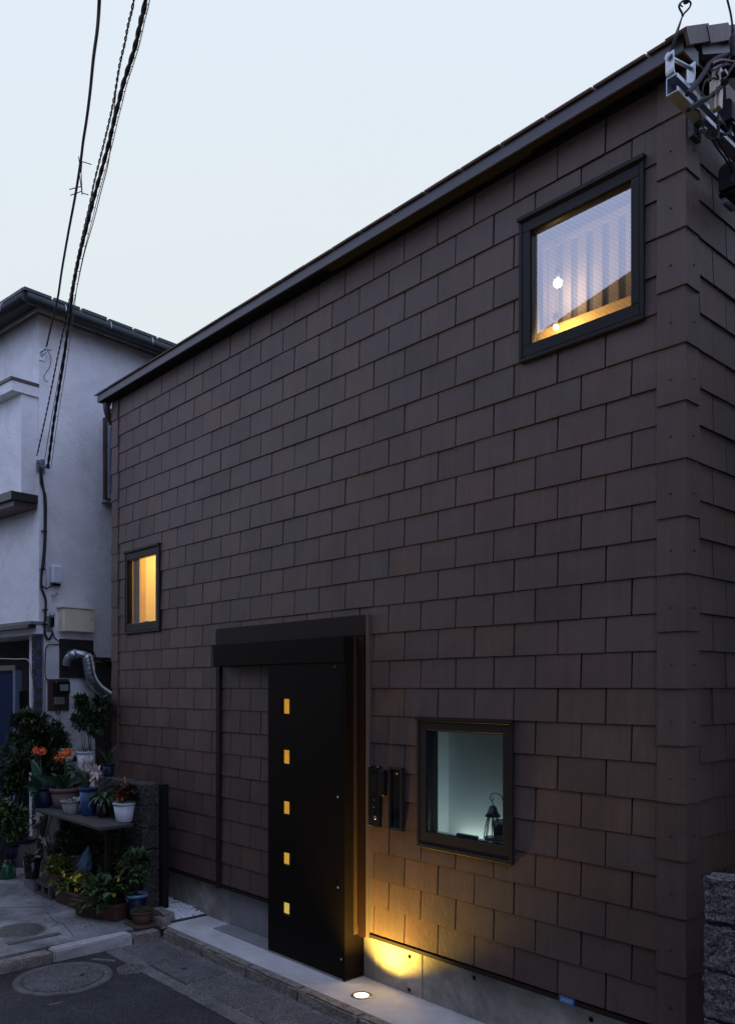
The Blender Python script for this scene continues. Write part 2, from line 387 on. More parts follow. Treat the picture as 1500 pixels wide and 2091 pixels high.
for i,(x0,x1,y0,y1,h) in enumerate(((-4.74,-4.50,-.36,-.26,.085),(-4.60,-4.43,-.43,-.345,.055))):
    bm = box(x0,x1,y0,y1,PZ-.02,PZ+h); 
    bmesh.ops.subdivide_edges(bm, edges=list(bm.edges), cuts=2, use_grid_fill=True)
    for v in bm.verts: v.co += Vector([rr.uniform(-.008,.008) for _ in range(3)])
    solo('edge_stone', bm, M_kerb, ['rough brown stone in front of the white gravel, beside the black post', 'small low rough stone at the corner of the kerb and pavement'][i], 'stone', loc=((x0+x1)/2,(y0+y1)/2,PZ))

# ================================================================== BROWN HOUSE
WL, WD = 6.26, 5.6
house = thing('shingled_house', 'two-storey house clad all over in dark brown shingles with a black sliding door', 'house', (-WL/2, 0, PZ))
ZB, EXP, TW = .325, .18677, .2985
# openings in the cladding (x0,x1,z0,z1)
WIN = {'up': (-.966,-.193,3.862,4.675), 'low': (-1.779,-1.015,.985,1.815), 'left': (-5.936,-5.213,2.553,3.385)}
HOLES_S = [WIN['up'], WIN['low'], WIN['left'], (-3.25,-2.40,-1,2.37), (-4.19,-2.245,2.36,2.515)]
HOLES_W = [(-.93,-.225,3.90,4.64), (-1.735,-1.05,1.03,1.775), (-5.90,-5.25,2.60,3.345)]
ztop = 5.03
def holed_wall(bm, x0, x1, z0, z1, y0, y1, holes):
    xs = sorted({x0, x1, *[h[0] for h in holes], *[h[1] for h in holes]}); zs = sorted({z0, z1, *[h[2] for h in holes], *[h[3] for h in holes]})
    xs = [x for x in xs if x0 <= x <= x1]; zs = [z for z in zs if z0 <= z <= z1]
    for a, b in zip(xs, xs[1:]):
        for c, d in zip(zs, zs[1:]):
            mx, mz = (a+b)/2, (c+d)/2
            if any(h[0] < mx < h[1] and h[2] < mz < h[3] for h in holes): continue
            bx(bm, a, b, y0, y1, c, d)
bm = bmesh.new(); holed_wall(bm, -WL, 0, .30, ztop, .004, .12, HOLES_W); bmesh.ops.remove_doubles(bm, verts=bm.verts, dist=1e-5)
obj('front_wall', bm, M_core, house)
obj('side_wall', boxes((-.12,-.004,.1205,WD,.30,5.0), (-WL+.004,-WL+.12,.1205,WD,.30,5.0), (-WL+.12,-.12,WD-.12,WD,.30,5.0)), M_core, house)
# gable triangles
PITCH = .55
for xa, xb in ((-.12,-.004), (-WL+.004,-WL+.12)):
    gbm = bmesh.new()
    ym = WD/2
    P0 = [(xa,.12,5.001),(xa,WD,5.001),(xa,ym,5.03+ym*PITCH)]; P1 = [(xb,p[1],p[2]) for p in P0]
    v0 = [gbm.verts.new(p) for p in P0]; v1 = [gbm.verts.new(p) for p in P1]
    gbm.faces.new(v0); gbm.faces.new(v1[::-1])
    for i in range(3): gbm.faces.new((v0[i], v0[(i+1)%3], v1[(i+1)%3], v1[i]))
    obj('gable', gbm, M_core, house)
# foundation
FD = [(-WL,-4.105,M_found),(-4.095,-2.285,M_found2),(-2.277,-1.812,M_found),(-1.804,-.03,M_found)]
for a, b, m in FD: obj('foundation_panel', box(a, b, .05, .4, -.28, .299), m, house, bevel=.002)
obj('side_foundation', box(-.025, -.026+.02-.04, .05, WD, -.28, .29), M_found, house)
for x, z in ((-1.925,.221),(-1.366,.224),(-1.93,-.002),(-.546,.214)):
    bm = bmesh.new(); lathe(bm, [(.014,0),(.0165,0),(.0165,.0013),(.014,.0013),(.014,0)], (0,0,0), 14); bm.transform(Matrix.Translation((x,.0498,z)) @ Matrix.Rotation(R(90),4,'X'))
    obj('tie_ring', bm, M_found, house)
obj('drip_flashing', boxes((-WL,-4.20,-.022,.003,.290,.312),(-4.14,-3.28,-.022,.003,.290,.312),(-2.245,0.0,-.022,.003,.290,.312),(-.003,.0215,.003,WD,.290,.312)), M_trim, house)

# ---- shingles: each is a wedge, thin at its hidden top and proud at its butt edge
def sh_mesh(w, h, thick_b=.0135, thick_t=.005):      # local: x 0..w, z 0..h, front toward -y
    bm = bmesh.new()
    vs = [bm.verts.new(p) for p in ((0,0,0),(w,0,0),(w,0,h),(0,0,h),(0,-thick_b,0),(w,-thick_b,0),(w,-thick_t,h),(0,-thick_t,h))]
    for f in ((0,1,2,3),(4,7,6,5),(0,4,5,1),(1,5,6,2),(2,6,7,3),(3,7,4,0)): bm.faces.new([vs[i] for i in f])
    return bm
def th(zrel): return .0135 - (.0085)*(zrel/EXP)
pieces = []     # (area_on_screen, side, a0, a1, z0, z1, tb, tt)
def rect_sub(r, h):
    a0,a1,z0,z1 = r; h0,h1,k0,k1 = h
    if a1 <= h0 or a0 >= h1 or z1 <= k0 or z0 >= k1: return [r]
    out = []
    if a0 < h0: out.append((a0,h0,z0,z1))
    if a1 > h1: out.append((h1,a1,z0,z1))
    m0, m1 = max(a0,h0), min(a1,h1)
    if z0 < k0: out.append((m0,m1,z0,k0))
    if z1 > k1: out.append((m0,m1,k1,z1))
    return out
GAP = .0095
def lay(side, amin, amax, off_even, off_odd, zmax, holes, jit):
    k = 0
    while ZB + k*EXP < zmax:
        z0 = ZB + k*EXP; z1 = min(z0+EXP, zmax)
        if z1 - z0 < .03: break
        off = off_odd if k % 2 else off_even
        j0 = amax - off; edges = [j0]
        e = j0
        while e > amin: e -= TW; edges.append(e)
        edges = sorted(set([max(e, amin) for e in edges] + [amax]))
        for a, b in zip(edges, edges[1:]):
            if b - a < .03: continue
            ga = GAP/2*random.uniform(.7,1.4) if a > amin+1e-6 else 0; gb2 = GAP/2*random.uniform(.7,1.4) if b < amax-1e-6 else 0
            full = (b-a) > TW-.001 and z1-z0 > EXP-.001
            rects = [(a+ga, b-gb2, z0, z1)]
            for h in holes: rects = [q for r0 in rects for q in rect_sub(r0, h)]
            for q in rects:
                if q[1]-q[0] < .012 or q[3]-q[2] < .012: continue
                whole = full and len(rects) == 1 and abs((q[1]-q[0]) - (b-a-ga-gb2)) < 1e-5 and abs(q[3]-q[2]-EXP) < 1e-5
                pieces.append([side, q, whole, z0])
        k += 1
CW = .125
lay('front', -WL+.135, -CW-.003, .4163-CW-.003+.003-.0, .267-CW+.0, 5.0, HOLES_S, 1)
def scr(p): 
    v = Vector(p) - Vector((CX,CY,H)); Z = -v.x*.7409 + v.y*.6716; X = v.x*.6716+v.y*.7409
    return X, v.z, Z
for p in pieces:
    X, zz, Z = scr(((p[1][0]+p[1][1])/2, 0, (p[1][2]+p[1][3])/2)); inc = abs(X/Z*.7409+.6716)
    p.append((p[1][1]-p[1][0])*(p[1][3]-p[1][2])/Z/Z*inc)
nf = len(pieces)
# side wall: visible strip only carries single pieces, the rest joined
lay2_start = len(pieces)
def lay_side():
    k = 0
    while ZB + k*EXP < 7.0:
        z0 = ZB + k*EXP; z1 = z0+EXP
        off = .0 if k % 2 else TW/2
        a = .118 - off + .02
        while a < WD:
            b = min(a+TW, WD); a_ = max(a, .118)
            ymax = (5.02 - z1)/-PITCH if z1 > 5.0 else -1
            if b - a_ > .03 and a_ > ymax - .02 and (WD - b) > ymax - .02:
                pieces.append(['side', (a_+GAP/2, b-GAP/2, z0, z1), False, z0, ((.05/ (4.4+a_)**2) if a_ < .45 else 0)])
            a += TW
        k += 1
lay_side()
pieces.sort(key=lambda p: -p[4])
full_me = None; joined = bmesh.new(); nsh = 0
hl = Vector(house.location)
for side, q, whole, zr, sc in pieces:
    tb, tt = th(q[2]-zr), th(q[3]-zr)
    jy = random.uniform(-.0018,.0012)
    if nsh < 292:
        nsh += 1
        if whole:
            if full_me is None:
                bm = sh_mesh(TW-GAP, EXP-.0035); bmesh.ops.recalc_face_normals(bm, faces=bm.faces)  # cut short so the dark membrane shows through as the lap shadow line
                full_me = bpy.data.meshes.new('shingle'); bm.to_mesh(full_me); bm.free(); full_me.materials.append(M_sh)
            o = bpy.data.objects.new('shingle', full_me); C.objects.link(o); o.parent = house
            o.location = Vector(((q[0]+q[1])/2-(TW-GAP)/2, -.002+jy, q[2])) - hl; o.rotation_euler.y = random.gauss(0,.0022)
        else:
            bm = sh_mesh(q[1]-q[0], q[3]-q[2]-.0035, tb, tt)
            o = obj('shingle', bm, M_sh, house, local=True)
            if side == 'front': o.location = Vector((q[0], -.002+jy, q[2])) - hl
            else: o.location = Vector((.002-jy, q[0], q[2])) - hl; o.rotation_euler.z = R(90)
    else:
        bm = sh_mesh(q[1]-q[0], q[3]-q[2]-.0035, tb, tt)
        if side == 'front': Mx = Matrix.Translation((q[0], -.002+jy, q[2]))
        else: Mx = Matrix.Translation((.002-jy, q[0], q[2])) @ Matrix.Rotation(R(90),4,'Z')
        bm.transform(Mx); tmp = bpy.data.meshes.new('t'); bm.to_mesh(tmp); bm.free(); joined.from_mesh(tmp); bpy.data.meshes.remove(tmp)
obj('shingles_joined', joined, M_shi, house, kind='stuff').name = 'shingle_courses'
# ---- corner shingles (L-shaped, taller courses) with screws
def corner_mesh(h, wf, ws):
    bm = bmesh.new(); tb, tt = .030, .021; 
    # outer plan: front leg to -x, side leg to +y ; corner at (0,0)
    def ring(t, z): return [(-wf, .0, z), (-wf, -t, z), (t, -t, z), (t, ws, z), (0, ws, z), (0, 0, z)]
    A = [bm.verts.new(p) for p in ring(tb,0)]; B = [bm.verts.new(p) for p in ring(tt,h)]
    for i in range(6): bm.faces.new((A[i],A[(i+1)%6],B[(i+1)%6],B[i]))
    bm.faces.new(A[::-1]); bm.faces.new(B); return bm
cme = None; scb = bmesh.new()
CH = .2795; zc = 2.003 - 6*CH - .0
k = 0
while True:
    z0 = 2.003 + (k-6)*CH
    if z0 > 4.95: break
    h = min(CH-.001, 4.995-z0)
    if cme is None or h < CH-.01:
        bm = corner_mesh(h, CW, .118); bmesh.ops.recalc_face_normals(bm, faces=bm.faces); me = bpy.data.meshes.new('corner_shingle'); bm.to_mesh(me); bm.free(); me.materials.append(M_sh)
        if cme is None: cme = me
    else: me = cme
    o = bpy.data.objects.new('corner_shingle', me); C.objects.link(o); o.parent = house; o.location = Vector((-.001,.001,z0)) - hl
    bmesh.ops.create_uvsphere(scb, u_segments=8, v_segments=5, radius=.0045, matrix=Matrix.Translation((-.052,-.028,z0+.115)))
    bmesh.ops.create_uvsphere(scb, u_segments=8, v_segments=5, radius=.0045, matrix=Matrix.Translation((.027,.055,z0+.115)))
    k += 1
obj('screw', scb, M_black, house, kind='stuff')
# left corner shingles
me2 = None
k = 0
while 2.003+(k-6)*CH < 4.95:
    z0 = 2.003+(k-6)*CH; h = min(CH-.001, 4.995-z0)
    if me2 is None or h < CH-.01:
        bm = corner_mesh(h, .12, .118); bm.transform(Matrix.Diagonal((-1,1,1,1))); bmesh.ops.recalc_face_normals(bm, faces=bm.faces)
        me = bpy.data.meshes.new('corner_shingle'); bm.to_mesh(me); bm.free(); me.materials.append(M_sh)
        if me2 is None: me2 = me
    else: me = me2
    o = bpy.data.objects.new('corner_shingle', me); C.objects.link(o); o.parent = house; o.location = Vector((-WL+.030,.001,z0)) - hl; k += 1
# ---- eaves and roof
obj('fascia', boxes((-WL-.105,.066,-.13,-.118,5.005,5.074), (.056,.0665,-.1178,.02,5.005,5.074), (-WL-.105,-WL-.093,-.1178,.02,5.005,5.074)), M_fascia, house)
obj('soffit', box(-WL-.09,.054,-.1175,.30,5.0312,5.046), M_core, house)
for xx in (-.30,-3.9): pass
ym = WD/2
rf = bmesh.new()
for xa, xb in ((-WL-.11,.07),):
    pr = [(-.116,5.070),(ym,5.070+(ym+.116)*PITCH),(WD+.116,5.070),(WD+.116,5.05),(ym,5.045+(ym+.116)*PITCH),(-.10,5.052)]
    v0 = [rf.verts.new((xa,*p)) for p in pr]; v1 = [rf.verts.new((xb,*p)) for p in pr]
    n = len(pr); rf.faces.new(v0); rf.faces.new(v1[::-1])
    for i in range(n): rf.faces.new((v0[i],v1[i],v1[(i+1)%n],v0[(i+1)%n]))
roof = obj('roof', rf, M_shi, house)
sl = math.atan(PITCH)
# first course of roof shingles, their butt edges show above the fascia
x = .09; first = None
while x > -WL-.12:
    w = TW if x < .05 else .2
    w = min(w, x+WL+.14)
    bm = bmesh.new(); bx(bm, 0, w-.012, 0, .30, 0, .011); 
    bm.transform(Matrix.Translation((x-w, -.146, 5.0765)) @ Matrix.Rotation(sl-.16,4,'X') @ Matrix.Rotation(random.uniform(-.004,.004),4,'Y'))
    obj('roof_shingle', bm, M_sh, roof); x -= w
for k in range(1, 12):      # upper courses, only their edges ever show
    bm = bmesh.new(); yk = -.146 + k*.24; bx(bm, 0, WL+.2, 0, .26, 0, .012)
    bm.transform(Matrix.Translation((-WL-.12, yk, 5.072 + (yk+.116)*PITCH+.004)) @ Matrix.Rotation(sl+.02,4,'X')); obj('roof_course', bm, M_sh, roof)
# rake trim shingles stepping up the gable edge
yr = -.17; k = 0
while yr < ym:
    L_ = .235; bm = bmesh.new(); nseg = 1
    bx(bm, -.012, .004, 0, L_+.03, -.062, .012)
    bx(bm, -.10, -.0122, 0, L_+.03, .0, .012)
    bm.transform(Matrix.Translation((.098+.004*(k%2), yr, 5.062 + (yr+.17)*PITCH)) @ Matrix.Rotation(sl+.045,4,'X'))
    obj('rake_shingle', bm, M_sh, roof); yr += L_*math.cos(sl); k += 1
bm = bmesh.new(); Lr = (ym+.1)/math.cos(sl); bx(bm, .012,.07,0,Lr,-.085,-.03); bm.transform(Matrix.Translation((0,.02,5.075+.15*PITCH)) @ Matrix.Rotation(sl,4,'X')); obj('barge_board', bm, M_fascia, roof)

# ---- windows
def window(key, frame_w, gl, depth, glassmat, head=True, label=None):
    x0,x1,z0,z1 = WIN[key]; gx0,gx1,gz0,gz1 = gl
    w = obj('window', boxes((x0,x1,-.034,.004,z1-.022,z1),(x0,x1,-.034,.004,z0,z0+.022),(x0,x0+.022,-.034,.004,z0+.0221,z1-.0221),(x1-.022,x1,-.034,.004,z0+.0221,z1-.0221)), M_frame, house, bevel=.002, label=label)
    i = .024
    fx0,fx1,fz0,fz1 = x0+i,x1-i,z0+i,z1-i
    obj('sash', boxes((fx0,fx1,-.030,.03,gz1,fz1),(fx0,fx1,-.030,.03,fz0,gz0),(fx0,gx0,-.030,.03,gz0+.0002,gz1-.0002),(gx1,fx1,-.030,.03,gz0+.0002,gz1-.0002)), M_frame, w, bevel=.0025)
    obj('head_flashing', boxes((x0-.004,x1+.008,-.048,-.0345,z1-.012,z1+.008),(x0-.004,x1+.008,-.0343,.004,z1+.001,z1+.008)), M_frame, w)
    obj('glass_pane', box(gx0-.004,gx1+.004,.006,.010,gz0-.004,gz1+.004), glassmat, w)
    e = .012
    obj('glazing_bead', boxes((gx0,gx1,-.018,.005,gz1-e*.5,gz1-.0003),(gx0,gx1,-.018,.005,gz0+.0003,gz0+e*.5),(gx0+.0003,gx0+e*.5,-.018,.005,gz0+e*.51,gz1-e*.51),(gx1-e*.5,gx1-.0003,-.018,.005,gz0+e*.51,gz1-e*.51)), M_black, w)
    return w
wu = window('up', .05, (-.891,-.264,3.95,4.592), .5, G_up, label='large upper window of wired glass, lit inside')
wl = window('low', .05, (-1.70,-1.085,1.085,1.737), .4, G_low, label='lower window of wired glass with a lantern behind it')
wf = window('left', .04, (-5.885,-5.285,2.650,3.300), .6, G_left, label='small window glowing warm yellow')
def room(x0,x1,y0,y1,z0,z1,m, skip=()):
    t = .02; L_ = []
    L_.append((x0-t,x1+t,y1,y1+t,z0-t,z1+t)); L_.append((x0-t,x0,y0,y1-.0002,z0-t,z1+t)); L_.append((x1,x1+t,y0,y1-.0002,z0-t,z1+t))
    L_.append((x0+.0002,x1-.0002,y0,y1-.0002,z1,z1+t)); L_.append((x0+.0002,x1-.0002,y0,y1-.0002,z0-t,z0))
    return boxes(*L_)
M_room = mat('interior_paint', (.72,.66,.55), rough=.8, var=.03)
M_roomw = mat('white_interior_paint', (.88,.90,.84), rough=.7, var=.03)
M_slat = mat('pale_slat', (.50,.42,.38), rough=.6, var=.04)
M_slatd = mat('blue_grey_recess', (.20,.20,.22), rough=.7, var=.04)
# upper room: a slatted panel stands back behind the pane
obj('room', room(-2.2, -.13, .125, 1.30, 3.82, 5.0, M_room), M_room, house)
bm = bmesh.new(); bx(bm, -1.235,-.14,.60,.62,3.80,4.86); pan = obj('slatted_panel', bm, M_slatd, house)
xs = -1.20
while xs < -.20:
    obj('slat', box(xs, xs+.062, .580, .5995, 3.82, 4.825), M_slat, pan); xs += .110
obj('panel_rail', boxes((-1.235,-.14,.57,.5995,4.828,4.86),(-1.235,-1.215,.57,.5995,3.80,4.827)), M_slat, pan)
obj('inner_sill', box(-1.10,-.14,.32,.34,3.83,4.185), mat('lamplit_yellow_sill', (.85,.66,.34), rough=.7), house)  # yellow glow of the lamplight on the sill is put into its colour
def lightobj(name, kind, loc, energy, col, size=.05, rot=None, parent=None, **k):
    l = bpy.data.lights.new(name, kind); l.energy = energy; l.color = col
    if kind == 'POINT': l.shadow_soft_size = size
    if kind == 'AREA': l.size = size; l.shape = 'RECTANGLE'; l.size_y = k.get('sy', size)
    o = bpy.data.objects.new(name, l); C.objects.link(o); o.location = loc
    if rot: o.rotation_euler = rot
    return o
M_bulb = mat('lit_bulb', (1,.9,.7), emit=((1,.88,.62), 40)); M_sillglow = mat('sill_reflection_glow', (1,.9,.7), emit=((1,.80,.42), 45))
def bulb(u, v, y, r, m, label, energy):
    p = at(u, v, y=y); t = thing('lamp_and_reflection', label, 'lamp', p)
    bm = bmesh.new(); bmesh.ops.create_uvsphere(bm, u_segments=24, v_segments=16, radius=r); obj('bulb', bm, m, t, local=True)
    bm = bmesh.new(); lathe(bm, [(.012,r*.8),(.016,r+.03),(.016,r+.06),(0,r+.06)], (0,0,0), 12); obj('socket', bm, M_greyp, t, local=True)
    tube(b2 := bmesh.new(), [(0,0,r+.06),(0,0,4.97-p.z)], .002, 6); obj('cord', b2, M_greyp, t, local=True)
    lo = lightobj('lamp_light', 'POINT', (0,-.0,-r-.03), energy, (1,.60,.20), .03); lo.parent = t
    return t
bulb(1138, 578, .42, .026, M_bulb, 'round white glowing bulb hanging behind the large upper window', 1.2)
bulb(1134, 668, .19, .015, M_sillglow, 'small bright amber glow added as the bulb reflection low behind the sill of the upper window', 6.5)  # reflection of the bulb at the sill, built as a lamp that lights it
# lower window interior
obj('room', room(-1.745,-1.0,.125,.235,1.0,1.84,M_roomw), M_roomw, house)
obj('sill_tray', box(-1.73,-1.06,.035,.124,1.04,1.07), M_roomw, house)
ll = lightobj('room_light', 'AREA', (-1.35,.175,1.012), .36, (.95,1.0,.96), .6, rot=(math.pi,0,0), sy=.08)
obj('window_latch', box(-1.48,-1.32,.012,.035,1.086,1.104), M_black, wl)
# left window interior, strongly lit
obj('room', room(-6.10,-5.10,.125,.95,2.50,3.60,M_room), M_room, house)
obj('partition', box(-6.098,-6.06,.126,.268,2.501,3.599), mat('ochre_partition', (.62,.45,.24), rough=.8), house)
obj('reveal_board', box(-5.8998,-5.888,.032,.1195,2.601,3.344), bpy.data.materials['ochre_partition'], house)
obj('inner_sash', boxes((-5.845,-5.765,.020,.045,2.63,3.32)), M_frame, wf)
obj('window_latch', box(-5.62,-5.54,.012,.035,2.652,2.668), M_black, wf)
lt = thing('wall_light', 'warm lamp glowing high inside the small left window', 'lamp', (-5.9,.45,3.56))
obj('lamp_shade', box(-5.80,-5.60,.41,.55,3.575,3.598), mat('lit_diffuser', (1,.9,.7), emit=((1,.74,.30), 9)), lt)
lo = lightobj('lamp_light', 'AREA', (-5.70,.48,3.57), 8.0, (1,.58,.12), .2, sy=.2)
# candle lantern on the lower sill
lp = Vector((-1.262,.10,1.075)); ln = thing('lantern', 'black wrought-iron lantern with a curled hook behind the lower window', 'lantern', lp)
bm = bmesh.new(); lathe(bm, [(.012,.215),(.022,.205),(.032,.175),(.050,.15),(.047,.146),(.0,.15)], (0,0,0), 8); obj('cap', bm, M_black, ln, local=True)
bm = bmesh.new()
for a in range(8):
    an = a*math.pi/4; tube(bm, [(.03*math.cos(an),.03*math.sin(an),.15),(.045*math.cos(an),.045*math.sin(an),.09),(.055*math.cos(an),.055*math.sin(an),.02)], .0032, 5)
lathe(bm, [(.05,0),(.058,.02),(.052,.024),(0,.02)], (0,0,0), 12); obj('cage', bm, M_black, ln, local=True)
bm = bmesh.new(); pts = [(0,0,.21),(0,0,.24)] + [(-.012+.016*math.cos(a)+0.0, 0, .255+.016*math.sin(a)) for a in (-1.2,-.4,.5,1.3,2.2)]
tube(bm, smooth_pts([(.0,0,.215),(.0,0,.235),(-.012,0,.245),(-.020,0,.258),(-.016,0,.275),(.0,0,.288),(.025,0,.292),(.055,0,.283),(.075,0,.262),(.08,0,.22),(.08,0,.0)],4), .0028, 6)
tube(bm, smooth_pts([(-.012,0,.245),(.0,0,.248),(.006,0,.256),(.0,0,.262)],4), .0025, 6); obj('hook', bm, M_black, ln, local=True)
pb = thing('planter_pot', 'dark pot half hidden at the right edge behind the lower window', 'pot', (-1.215,.135,1.075))
obj('pot', lathe(bmesh.new(), [(.042,0),(.058,.05),(.066,.125),(.06,.125),(0,.115)], (0,0,0), 14), M_black, pb, local=True)

# ---- sliding door
door = thing('sliding_door', 'tall black sliding door with five small amber square windows', 'door', (-2.83,-.11,PZ))
DW = [(-3.128+.03,-3.017,a,b) for a,b in ((1.807,1.927),(1.429,1.544),(1.048,1.158),(.667,.772),(.293,.396))]
DW = [(-3.125,-3.014,b,t) for (_,_,b,t) in DW]
bm = bmesh.new(); holed_wall(bm, -3.285, -2.402, .0-.012, 2.186, -.13, -.088, DW); bmesh.ops.remove_doubles(bm, verts=bm.verts, dist=1e-5)
inner = [f for f in bm.faces if False]
obj('door_leaf', bm, M_door, door)
def amber(name, rip):  # panes glow by emission, standing in for light from behind the glass
    m = bpy.data.materials.new(name); m.use_nodes = True; n = m.node_tree; N = n.nodes; L = n.links
    b = N['Principled BSDF']; b.inputs['Base Color'].default_value = (.3,.2,.05,1); b.inputs['Roughness'].default_value = .3
    g = N.new('ShaderNodeNewGeometry'); wv = N.new('ShaderNodeTexNoise'); wv.inputs['Scale'].default_value = 90; L.new(g.outputs['Position'], wv.inputs[0])
    cr = N.new('ShaderNodeValToRGB'); cr.color_ramp.elements[0].position = .3; cr.color_ramp.elements[1].position = .7
    cr.color_ramp.elements[0].color = (rip[0]*.6,rip[1]*.55,rip[2]*.5,1); cr.color_ramp.elements[1].color = (*rip,1)
    L.new(wv.outputs[0], cr.inputs[0]); L.new(cr.outputs[0], b.inputs['Emission Color']); b.inputs['Emission Strength'].default_value = 1.0
    return m
for i, (a,b,c,d) in enumerate(DW):
    m = amber('amber_pane_%d' % i, [(.62,.30,.03),(.62,.30,.03),(.62,.32,.04),(.66,.40,.05),(.72,.54,.12)][i])
    pn = obj('door_window', box(a+.001,b-.001,-.098,-.094,c+.001,d-.001), m, door)
    obj('frame', boxes((a+.0012,b-.0012,-.1295,-.0985,c+.0012,c+.005),(a+.0012,b-.0012,-.1295,-.0985,d-.005,d-.0012),(a+.0012,a+.005,-.1295,-.0985,c+.0055,d-.0055)), M_door, pn)
obj('side_panel', box(-2.400,-2.378,-.129,.049,-.022,2.186), M_door, door)
obj('floor_track', box(-4.09,-2.38,-.125,.045,PZ,PZ+.008), M_found2, door)
obj('bottom_rail', box(-3.285,-2.402,-.134,-.12,PZ+.006,-.014), M_steeld, door)
for z in (1.247,.616,.123):
    bm = bmesh.new(); lathe(bm, [(.008,0),(.008,.006),(.004,.008),(0,.008)], (0,0,0), 12); bm.transform(Matrix.Translation((-2.448 if z > .2 else -2.41,-.13,z)) @ Matrix.Rotation(R(90),4,'X')); obj('lock_barrel', bm, M_steeld, door)
hb = obj('track_cover', box(-4.07,-2.378,-.142,-.03,2.187,2.367), M_door, door, bevel=.003)
bm = bmesh.new(); lathe(bm, [(.012,0),(.012,.006),(0,.007)], (0,0,0), 10); bm.transform(Matrix.Translation((-2.48,-.13,2.15)) @ Matrix.Rotation(R(90),4,'X')); obj('door_stop', bm, M_black, door)
obj('header_flashing', boxes((-4.19,-2.262,-.040,.003,2.37,2.513)), M_trim, house, bevel=.002)
obj('jamb_trim', boxes((-4.19,-4.135,-.036,.003,.285,2.368),), M_trim, house)
obj('jamb_trim', boxes((-2.335,-2.275,-.045,.003,.285,2.366)), mat('dark_red_brown_bar', (.022,.009,.006), rough=.6, spec=.15), house)
obj('jamb_edge', boxes((-2.263,-2.245,-.037,.003,.285,2.515)), mat('pale_bronze_edge', (.12,.10,.085), rough=.45), house)
obj('jamb_edge', boxes((-2.3775,-2.3715,-.050,.003,.285,2.368)), mat('bright_bronze_edge', (.05,.032,.02), rough=.45), house)
obj('jamb_strip', boxes((-2.364,-2.337,-.018,.003,.31,2.368)), M_sh, house)
# ---- intercom and letter slot
ic = thing('intercom', 'glossy black intercom and key panel beside the door', 'intercom', (-2.16,-.03,1.06))
obj('plate', box(-2.235,-2.125,-.040,-.012,1.062,1.476), M_gloss, ic, bevel=.003)
obj('hood', box(-2.124,-2.075,-.052,-.012,1.28,1.455), M_black, ic, bevel=.004)
obj('camera_window', box(-2.205,-2.155,-.0425,-.0402,1.30,1.42), M_black, ic)
for x,z,r in ((-2.165,1.125,.013),(-2.18,1.20,.009),(-2.18,1.245,.007)):
    bm = bmesh.new(); lathe(bm, [(r,0),(r,.006),(r*.6,.009),(0,.009)], (0,0,0), 14); bm.transform(Matrix.Translation((x,-.0402,z)) @ Matrix.Rotation(R(90),4,'X'))
    obj('key_cylinder' if r > .01 else 'button', bm, M_steeld if r > .01 else M_black, ic)
obj('clip', boxes((-2.236,-2.215,-.0425,-.0402,1.468,1.475),(-2.15,-2.126,-.0425,-.0402,1.468,1.475),(-2.236,-2.19,-.0425,-.0402,1.063,1.069)), M_steel, ic)
ms = thing('letter_slot', 'narrow upright black framed letter slot between intercom and lower window', 'letter slot', (-1.97,-.03,1.06))
obj('frame', boxes((-2.035,-1.905,-.045,-.010,1.468,1.482),(-2.035,-1.905,-.045,-.010,1.060,1.080),(-2.035,-2.020,-.045,-.010,1.0805,1.4675),(-1.925,-1.905,-.045,-.010,1.0805,1.4675)), M_frame, ms, bevel=.002)
obj('flap', box(-2.0195,-1.9255,-.026,-.012,1.081,1.467), M_gloss, ms)
bm = bmesh.new(); bmesh.ops.create_uvsphere(bm, u_segments=10, v_segments=6, radius=.008, matrix=Matrix.Translation((-1.965,-.030,1.44))); obj('lamp_window', bm, M_steeld, ms)
# blue sticker
st = thing('sticker', 'small blue maker plate at the foot of the shingles', 'plate', (-.645,-.024,.305))
obj('plate', box(-.70,-.60,-.0262,-.0225,.286,.326), mat('blue_print', (.03,.10,.30), rough=.4), st)
bm = bmesh.new(); w_ = mat('white_print', (.55,.65,.75), rough=.4)
for a in ((-.688,-.612,.316,.318),(-.688,-.612,.294,.296),(-.688,-.686,.296,.316),(-.614,-.612,.296,.316)): bx(bm, a[0],a[1],-.0268,-.0263,a[2],a[3])
for i in range(6): bx(bm, -.679+i*.0105, -.673+i*.0105, -.0268,-.0263,.301,.311)
obj('print', bm, w_, st)
# ---- ground light
gl = thing('ground_light', 'round recessed uplight glowing in the pavement beside the door', 'light', (-2.12,-.204,PZ))
bm = bmesh.new(); lathe(bm, [(.050,-.01),(.050,.004),(.068,.005),(.072,.002),(.072,-.01),(.050,-.01)], (0,0,0), 40); obj('steel_ring', bm, M_steeld, gl, local=True)
bm = bmesh.new(); lathe(bm, [(.050,-.01),(.050,.0015),(0,.0025)], (0,0,0), 40)
obj('lens', bm, mat('lit_lens', (1,.9,.8), rough=.2, emit=((1,.80,.55), 5.0)), gl, local=True)
sp = lightobj('uplight', 'SPOT', (0,.0,.02), 125, (1,.62,.10), .03); sp.parent = gl
sp.data.spot_size = R(124); sp.data.spot_blend = 1.0; sp.data.shadow_soft_size = .02
sp.rotation_euler = Vector((.08,.28,1)).to_track_quat('-Z','Y').to_euler()
